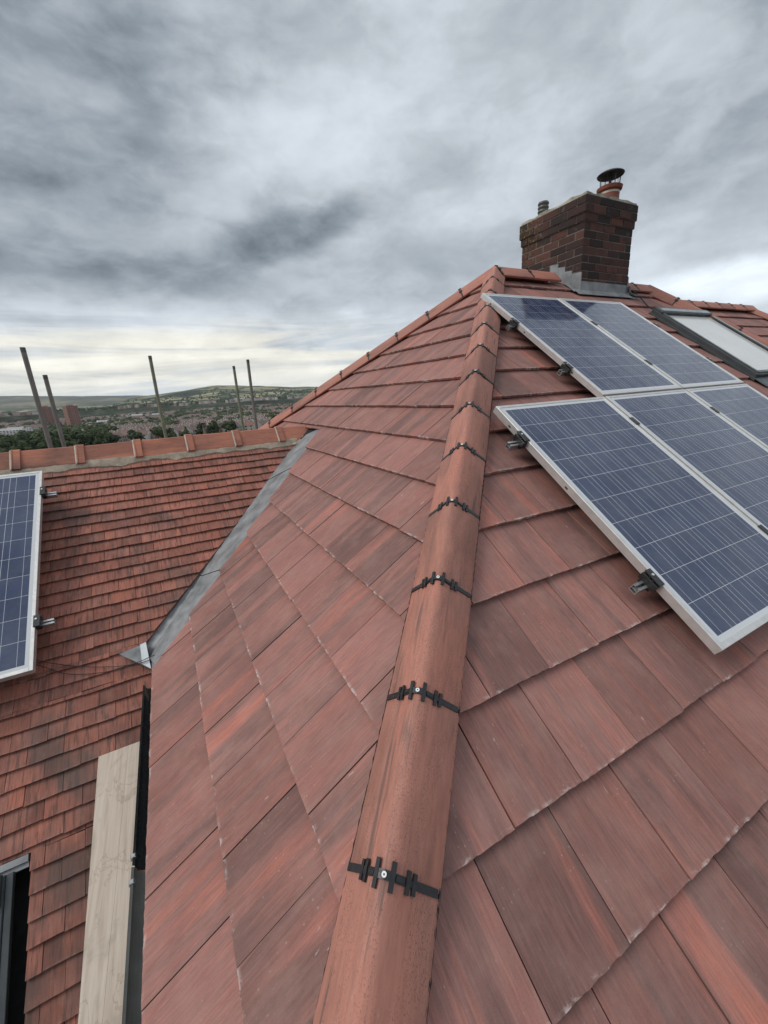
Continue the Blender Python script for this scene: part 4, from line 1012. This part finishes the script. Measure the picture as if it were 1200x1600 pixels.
def house_mb(mb, L=8.5, Wd=7.5, h=5.2, rh=2.9, o=V(0, 0, 0), rot=0.0, rd=(0, 0, 0), win=True, ch=True):
    cr_, sr_ = math.cos(rot), math.sin(rot)
    T = lambda x, y, z: o + V(x * cr_ - y * sr_, x * sr_ + y * cr_, z)
    a, b = L / 2, Wd / 2
    rg = [(-a, -b), (a, -b), (a, b), (-a, b)]
    for i in range(4):
        p, q = rg[i], rg[(i + 1) % 4]; mb.face([T(*p, -4), T(*q, -4), T(*q, h), T(*p, h)], None, rd, 1)
    e = .35
    mb.face([T(-a, -b - e, h - .2), T(a, -b - e, h - .2), T(a, 0, h + rh), T(-a, 0, h + rh)], None, rd, 0); mb.face([T(a, b + e, h - .2), T(-a, b + e, h - .2), T(-a, 0, h + rh), T(a, 0, h + rh)], None, rd, 0)
    for s_ in (-1, 1):
        f = [T(s_ * a, -b, h), T(s_ * a, b, h), T(s_ * a, 0, h + rh)]; mb.face(f if s_ > 0 else f[::-1], None, rd, 1)
    if win:
        for s_ in (-1, 1):
            for wx in (-a * .5, a * .45):
                for wz in (1.0, 3.4): f = [T(wx - .7, s_ * (b + .03), wz), T(wx + .7, s_ * (b + .03), wz), T(wx + .7, s_ * (b + .03), wz + 1.2), T(wx - .7, s_ * (b + .03), wz + 1.2)]; mb.face(f if s_ < 0 else f[::-1], None, rd, 2)
    if ch:
        for (p, q) in (((a - 1.2, -.4), (a - .4, .4)),):
            rr_ = [(p[0], p[1]), (q[0], p[1]), (q[0], q[1]), (p[0], q[1])]
            mb.prism([T(*k, h + 1) for k in rr_], [T(*k, h + rh + 1.1) for k in rr_], None, rd, 1)
protos = []
for k, (L, Wd, h) in enumerate(((8, 8, 5.2), (9.5, 8, 5.0), (12, 8.5, 5.4))):
    mb = MB(); house_mb(mb, L, Wd, h); o = mb.build('distant_house', [hm['roof'], hm['wall'], hm['glass']])
    tag(o, 'small distant house with dark red gabled roof in the valley town', 'house', 'houses of the town below'); protos.append(o)
tr = random.Random(5); rows_ = []
for k in range(3400):
    a = tr.uniform(-19.5, 17); d = 400 * (5.2 ** tr.random()); 
    cl = mnoise.noise(Vector((a * .75, math.log(d) * 9, 2)))
    if cl < (.28 if (a > 5.5 and d < 640) else -.14 if d < 760 else -.03): continue
    if 7.3 < a < 12.0 and 1000 < d < 1450: continue
    if a > 12 and 860 < d < 1260: continue
    n_ = tr.randint(2, 7); ang = R(a) + tr.choice((0, math.pi / 2, 0)) + 1.6 * mnoise.noise(Vector((a * .1, d * .002, 8)))
    rows_.append((d, a, n_, ang))
rows_.sort(key=lambda q: q[0])
spots = []
occ = set()
for d, a, n_, ang in rows_:
    c = place(a, d)
    for j in range(n_):
        p = c + V(math.cos(ang), math.sin(ang), 0) * (j - n_ / 2) * 9.5; dd = math.hypot(p[0], p[1]); aa = math.degrees(math.atan2(-p[0], p[1]))
        key = (int(p[0] // 11), int(p[1] // 11))
        if key in occ or not -20 < aa < 17.5: continue
        occ.add(key); spots.append((dd, V(p[0], p[1], ground(dd, aa)), ang))
spots.sort(key=lambda q: q[0])
for i, (dd, p, ang) in enumerate(spots[:300]):
    o = protos[i] if i < 3 else protos[i % 3].copy()
    if i >= 3: C.objects.link(o)
    o.location = tuple(p); o.rotation_euler = (0, 0, ang)
mb = MB()
for dd, p, ang in spots[300:4200]: house_mb(mb, tr.uniform(8, 12), 8, tr.uniform(4.6, 6), 2.9, p, ang, (tr.random(), 0, 0), dd < 1500, dd < 1200)
far_h = mb.build('far_town', [hm['roof'], hm['wall'], hm['glass']]); tag(far_h, 'mass of tiny houses covering the far side of the valley', 'houses', None, 'stuff')
tp = []
for k in range(6500):
    a = tr.uniform(-21, 18.5); d = 330 * (11.0 ** tr.random())
    cl = mnoise.noise(Vector((a * .75, math.log(d) * 9, 2)))
    if cl > .02 and tr.random() > .16 and not (a > 5.5 and d < 640 and cl < .26): continue
    if d < 760 and a < 5.5 and cl > -.16 and tr.random() > .15: continue
    if d < 420 and a < 6 and tr.random() > .25: continue
    if 7.3 < a < 12 and 820 < d < 1230 and tr.random() > .25: continue
    if a > 12 and 700 < d < 1200 and tr.random() > .15: continue
    p = place(a, d)
    if (int(p[0] // 11), int(p[1] // 11)) in occ: continue
    tp.append((d, p))
tp.sort(key=lambda q: q[0]); NT_ = 300
for i, (d, p) in enumerate(tp[:NT_]):
    k = i % 9; k = 4 if k == 8 else k % 4; first = i in (0, 1, 2, 3, 8)
    o = trees[k] if first else trees[k].copy()
    if not first: C.objects.link(o)
    o.location = tuple(p - V(0, 0, .3)); s_ = tr.uniform(.6, 1.15); o.scale = (s_ * tr.uniform(.9, 1.2), s_ * tr.uniform(.9, 1.2), s_ * tr.uniform(.8, 1.1)); o.rotation_euler = (0, 0, tr.uniform(0, 6.28))
mb = MB()
for d, p in tp[NT_:]:
    s_ = tr.uniform(4, 8.5); blob_core(mb, p + V(0, 0, s_ * .8), s_, s_ * .9, tr, 6)
    if d < 1600:
        leaf_clumps(mb, p + V(0, 0, s_ * .8), s_, s_, 12, s_ * .3, tr)
tag(mb.build('far_woodland', [M['leaf'], M['bark']]), 'dark mass of trees filling the valley', 'woodland', None, 'stuff')

def block(name, azd, d, wd, dp, h, rot, label, cat, group, mat, floors, cols, strip=None):
    p = place(azd, d); t = thing(name, p, label, cat, group); rt = R(azd) + rot
    cr_, sr_ = math.cos(rt), math.sin(rt); T = lambda x, y, z: p + V(x * cr_ - y * sr_, x * sr_ + y * cr_, z)
    mb = MB(); rg = [(-wd / 2, -dp / 2), (wd / 2, -dp / 2), (wd / 2, dp / 2), (-wd / 2, dp / 2)]
    mb.prism([T(*q, -6) for q in rg], [T(*q, h) for q in rg]); mb.build('wall', mat, t)
    mb = MB(); mb.prism([T(x * .5, y * .5, h) for x, y in rg], [T(x * .5, y * .5, h + 3) for x, y in rg]); mb.build('roof_housing', mat, t)
    if strip:
        mb = MB()
        for k in range(strip):
            xc = -wd / 2 + wd * (k + .5) / strip; mb.prism([T(xc - 1.1, -dp / 2 - .5, -4), T(xc + 1.1, -dp / 2 - .5, -4), T(xc + 1.1, -dp / 2, -4), T(xc - 1.1, -dp / 2, -4)], [T(xc - 1.1, -dp / 2 - .5, h - 1), T(xc + 1.1, -dp / 2 - .5, h - 1), T(xc + 1.1, -dp / 2, h - 1), T(xc - 1.1, -dp / 2, h - 1)])
        mb.build('balcony_stack', hm['tower_dark'], t)
    for f in range(floors):
        mb = MB(); fh = h / floors
        for sgn in (-1, 1):
            y_w = sgn * (dp / 2 + .06)
            for c in range(cols):
                xc = -wd / 2 + wd * (c + .5) / cols; w2 = wd / cols * .28; q = [T(xc - w2, y_w, f * fh + fh * .35), T(xc + w2, y_w, f * fh + fh * .35), T(xc + w2, y_w, f * fh + fh * .82), T(xc - w2, y_w, f * fh + fh * .82)]
                mb.face(q if sgn < 0 else q[::-1])
        for sgn in (-1, 1):
            for c in range(3):
                yc = -dp / 2 + dp * (c + .5) / 3; x_w = sgn * (wd / 2 + .06); q = [T(x_w, yc - 1.2, f * fh + fh * .35), T(x_w, yc + 1.2, f * fh + fh * .35), T(x_w, yc + 1.2, f * fh + fh * .82), T(x_w, yc - 1.2, f * fh + fh * .82)]
                mb.face(q if sgn > 0 else q[::-1])
        mb.build('window_row', hm['glass'], t)
block('tower_block', 10.9, 1330, 22, 14, 50, .5, 'brown brick tower block behind the leftmost poles', 'tower block', 'brown tower blocks', hm['tower'], 15, 5, 3)
block('tower_block', 8.75, 1180, 24, 15, 50, .5, 'brown brick tower block standing right of the leftmost poles', 'tower block', 'brown tower blocks', hm['tower'], 15, 5, 3)
for k, (a, d, wd) in enumerate(((15.2, 1010, 66), (14.0, 1050, 60), (15.0, 1120, 70), (13.7, 1180, 52))):
    block('apartment_block', a, d, wd, 10, 11, -.35 + .1 * (k % 2), ('nearest long white apartment block at the left edge', 'white apartment block right of the nearest one', 'white apartment block higher up at the left edge', 'highest small white apartment block beside the first tower')[k], 'apartment block', 'white apartment blocks', hm['pale'], 4, 14)
for k, (a, d, wd) in enumerate(((2.6, 1500, 60), (.6, 1560, 50), (-9.2, 2100, 90), (5.9, 1150, 60))):
    block('apartment_block', a, d, wd, 12, 10, .2 * k - .3, ('pale long block among trees left of the middle pole', 'pale long block just right of the middle pole', 'long pale shed far off between the right-hand poles', 'long pale flat block right of the second tower')[k], 'apartment block', 'pale blocks in the town', hm['pale'], 3, 12)

# ------------------------------------------------------------------ haze
HZ = 4.2e-5
mb = MB(); mb.box((-15000, -15000, -400), (30000, 0, 0), (0, 30000, 0), (0, 0, 1000))
hz = mb.build('haze', []); hm_ = bpy.data.materials.new('valley_haze'); hm_.use_nodes = True; n = NT(hm_.node_tree); n.n.clear()
pv = n.new('ShaderNodeVolumePrincipled'); pv.inputs['Color'].default_value = (.80, .88, .97, 1); pv.inputs['Density'].default_value = HZ
n.l.new(pv.outputs[0], n.new('ShaderNodeOutputMaterial').inputs['Volume']); hz.data.materials.append(hm_); tag(hz, None, None, None, 'stuff')
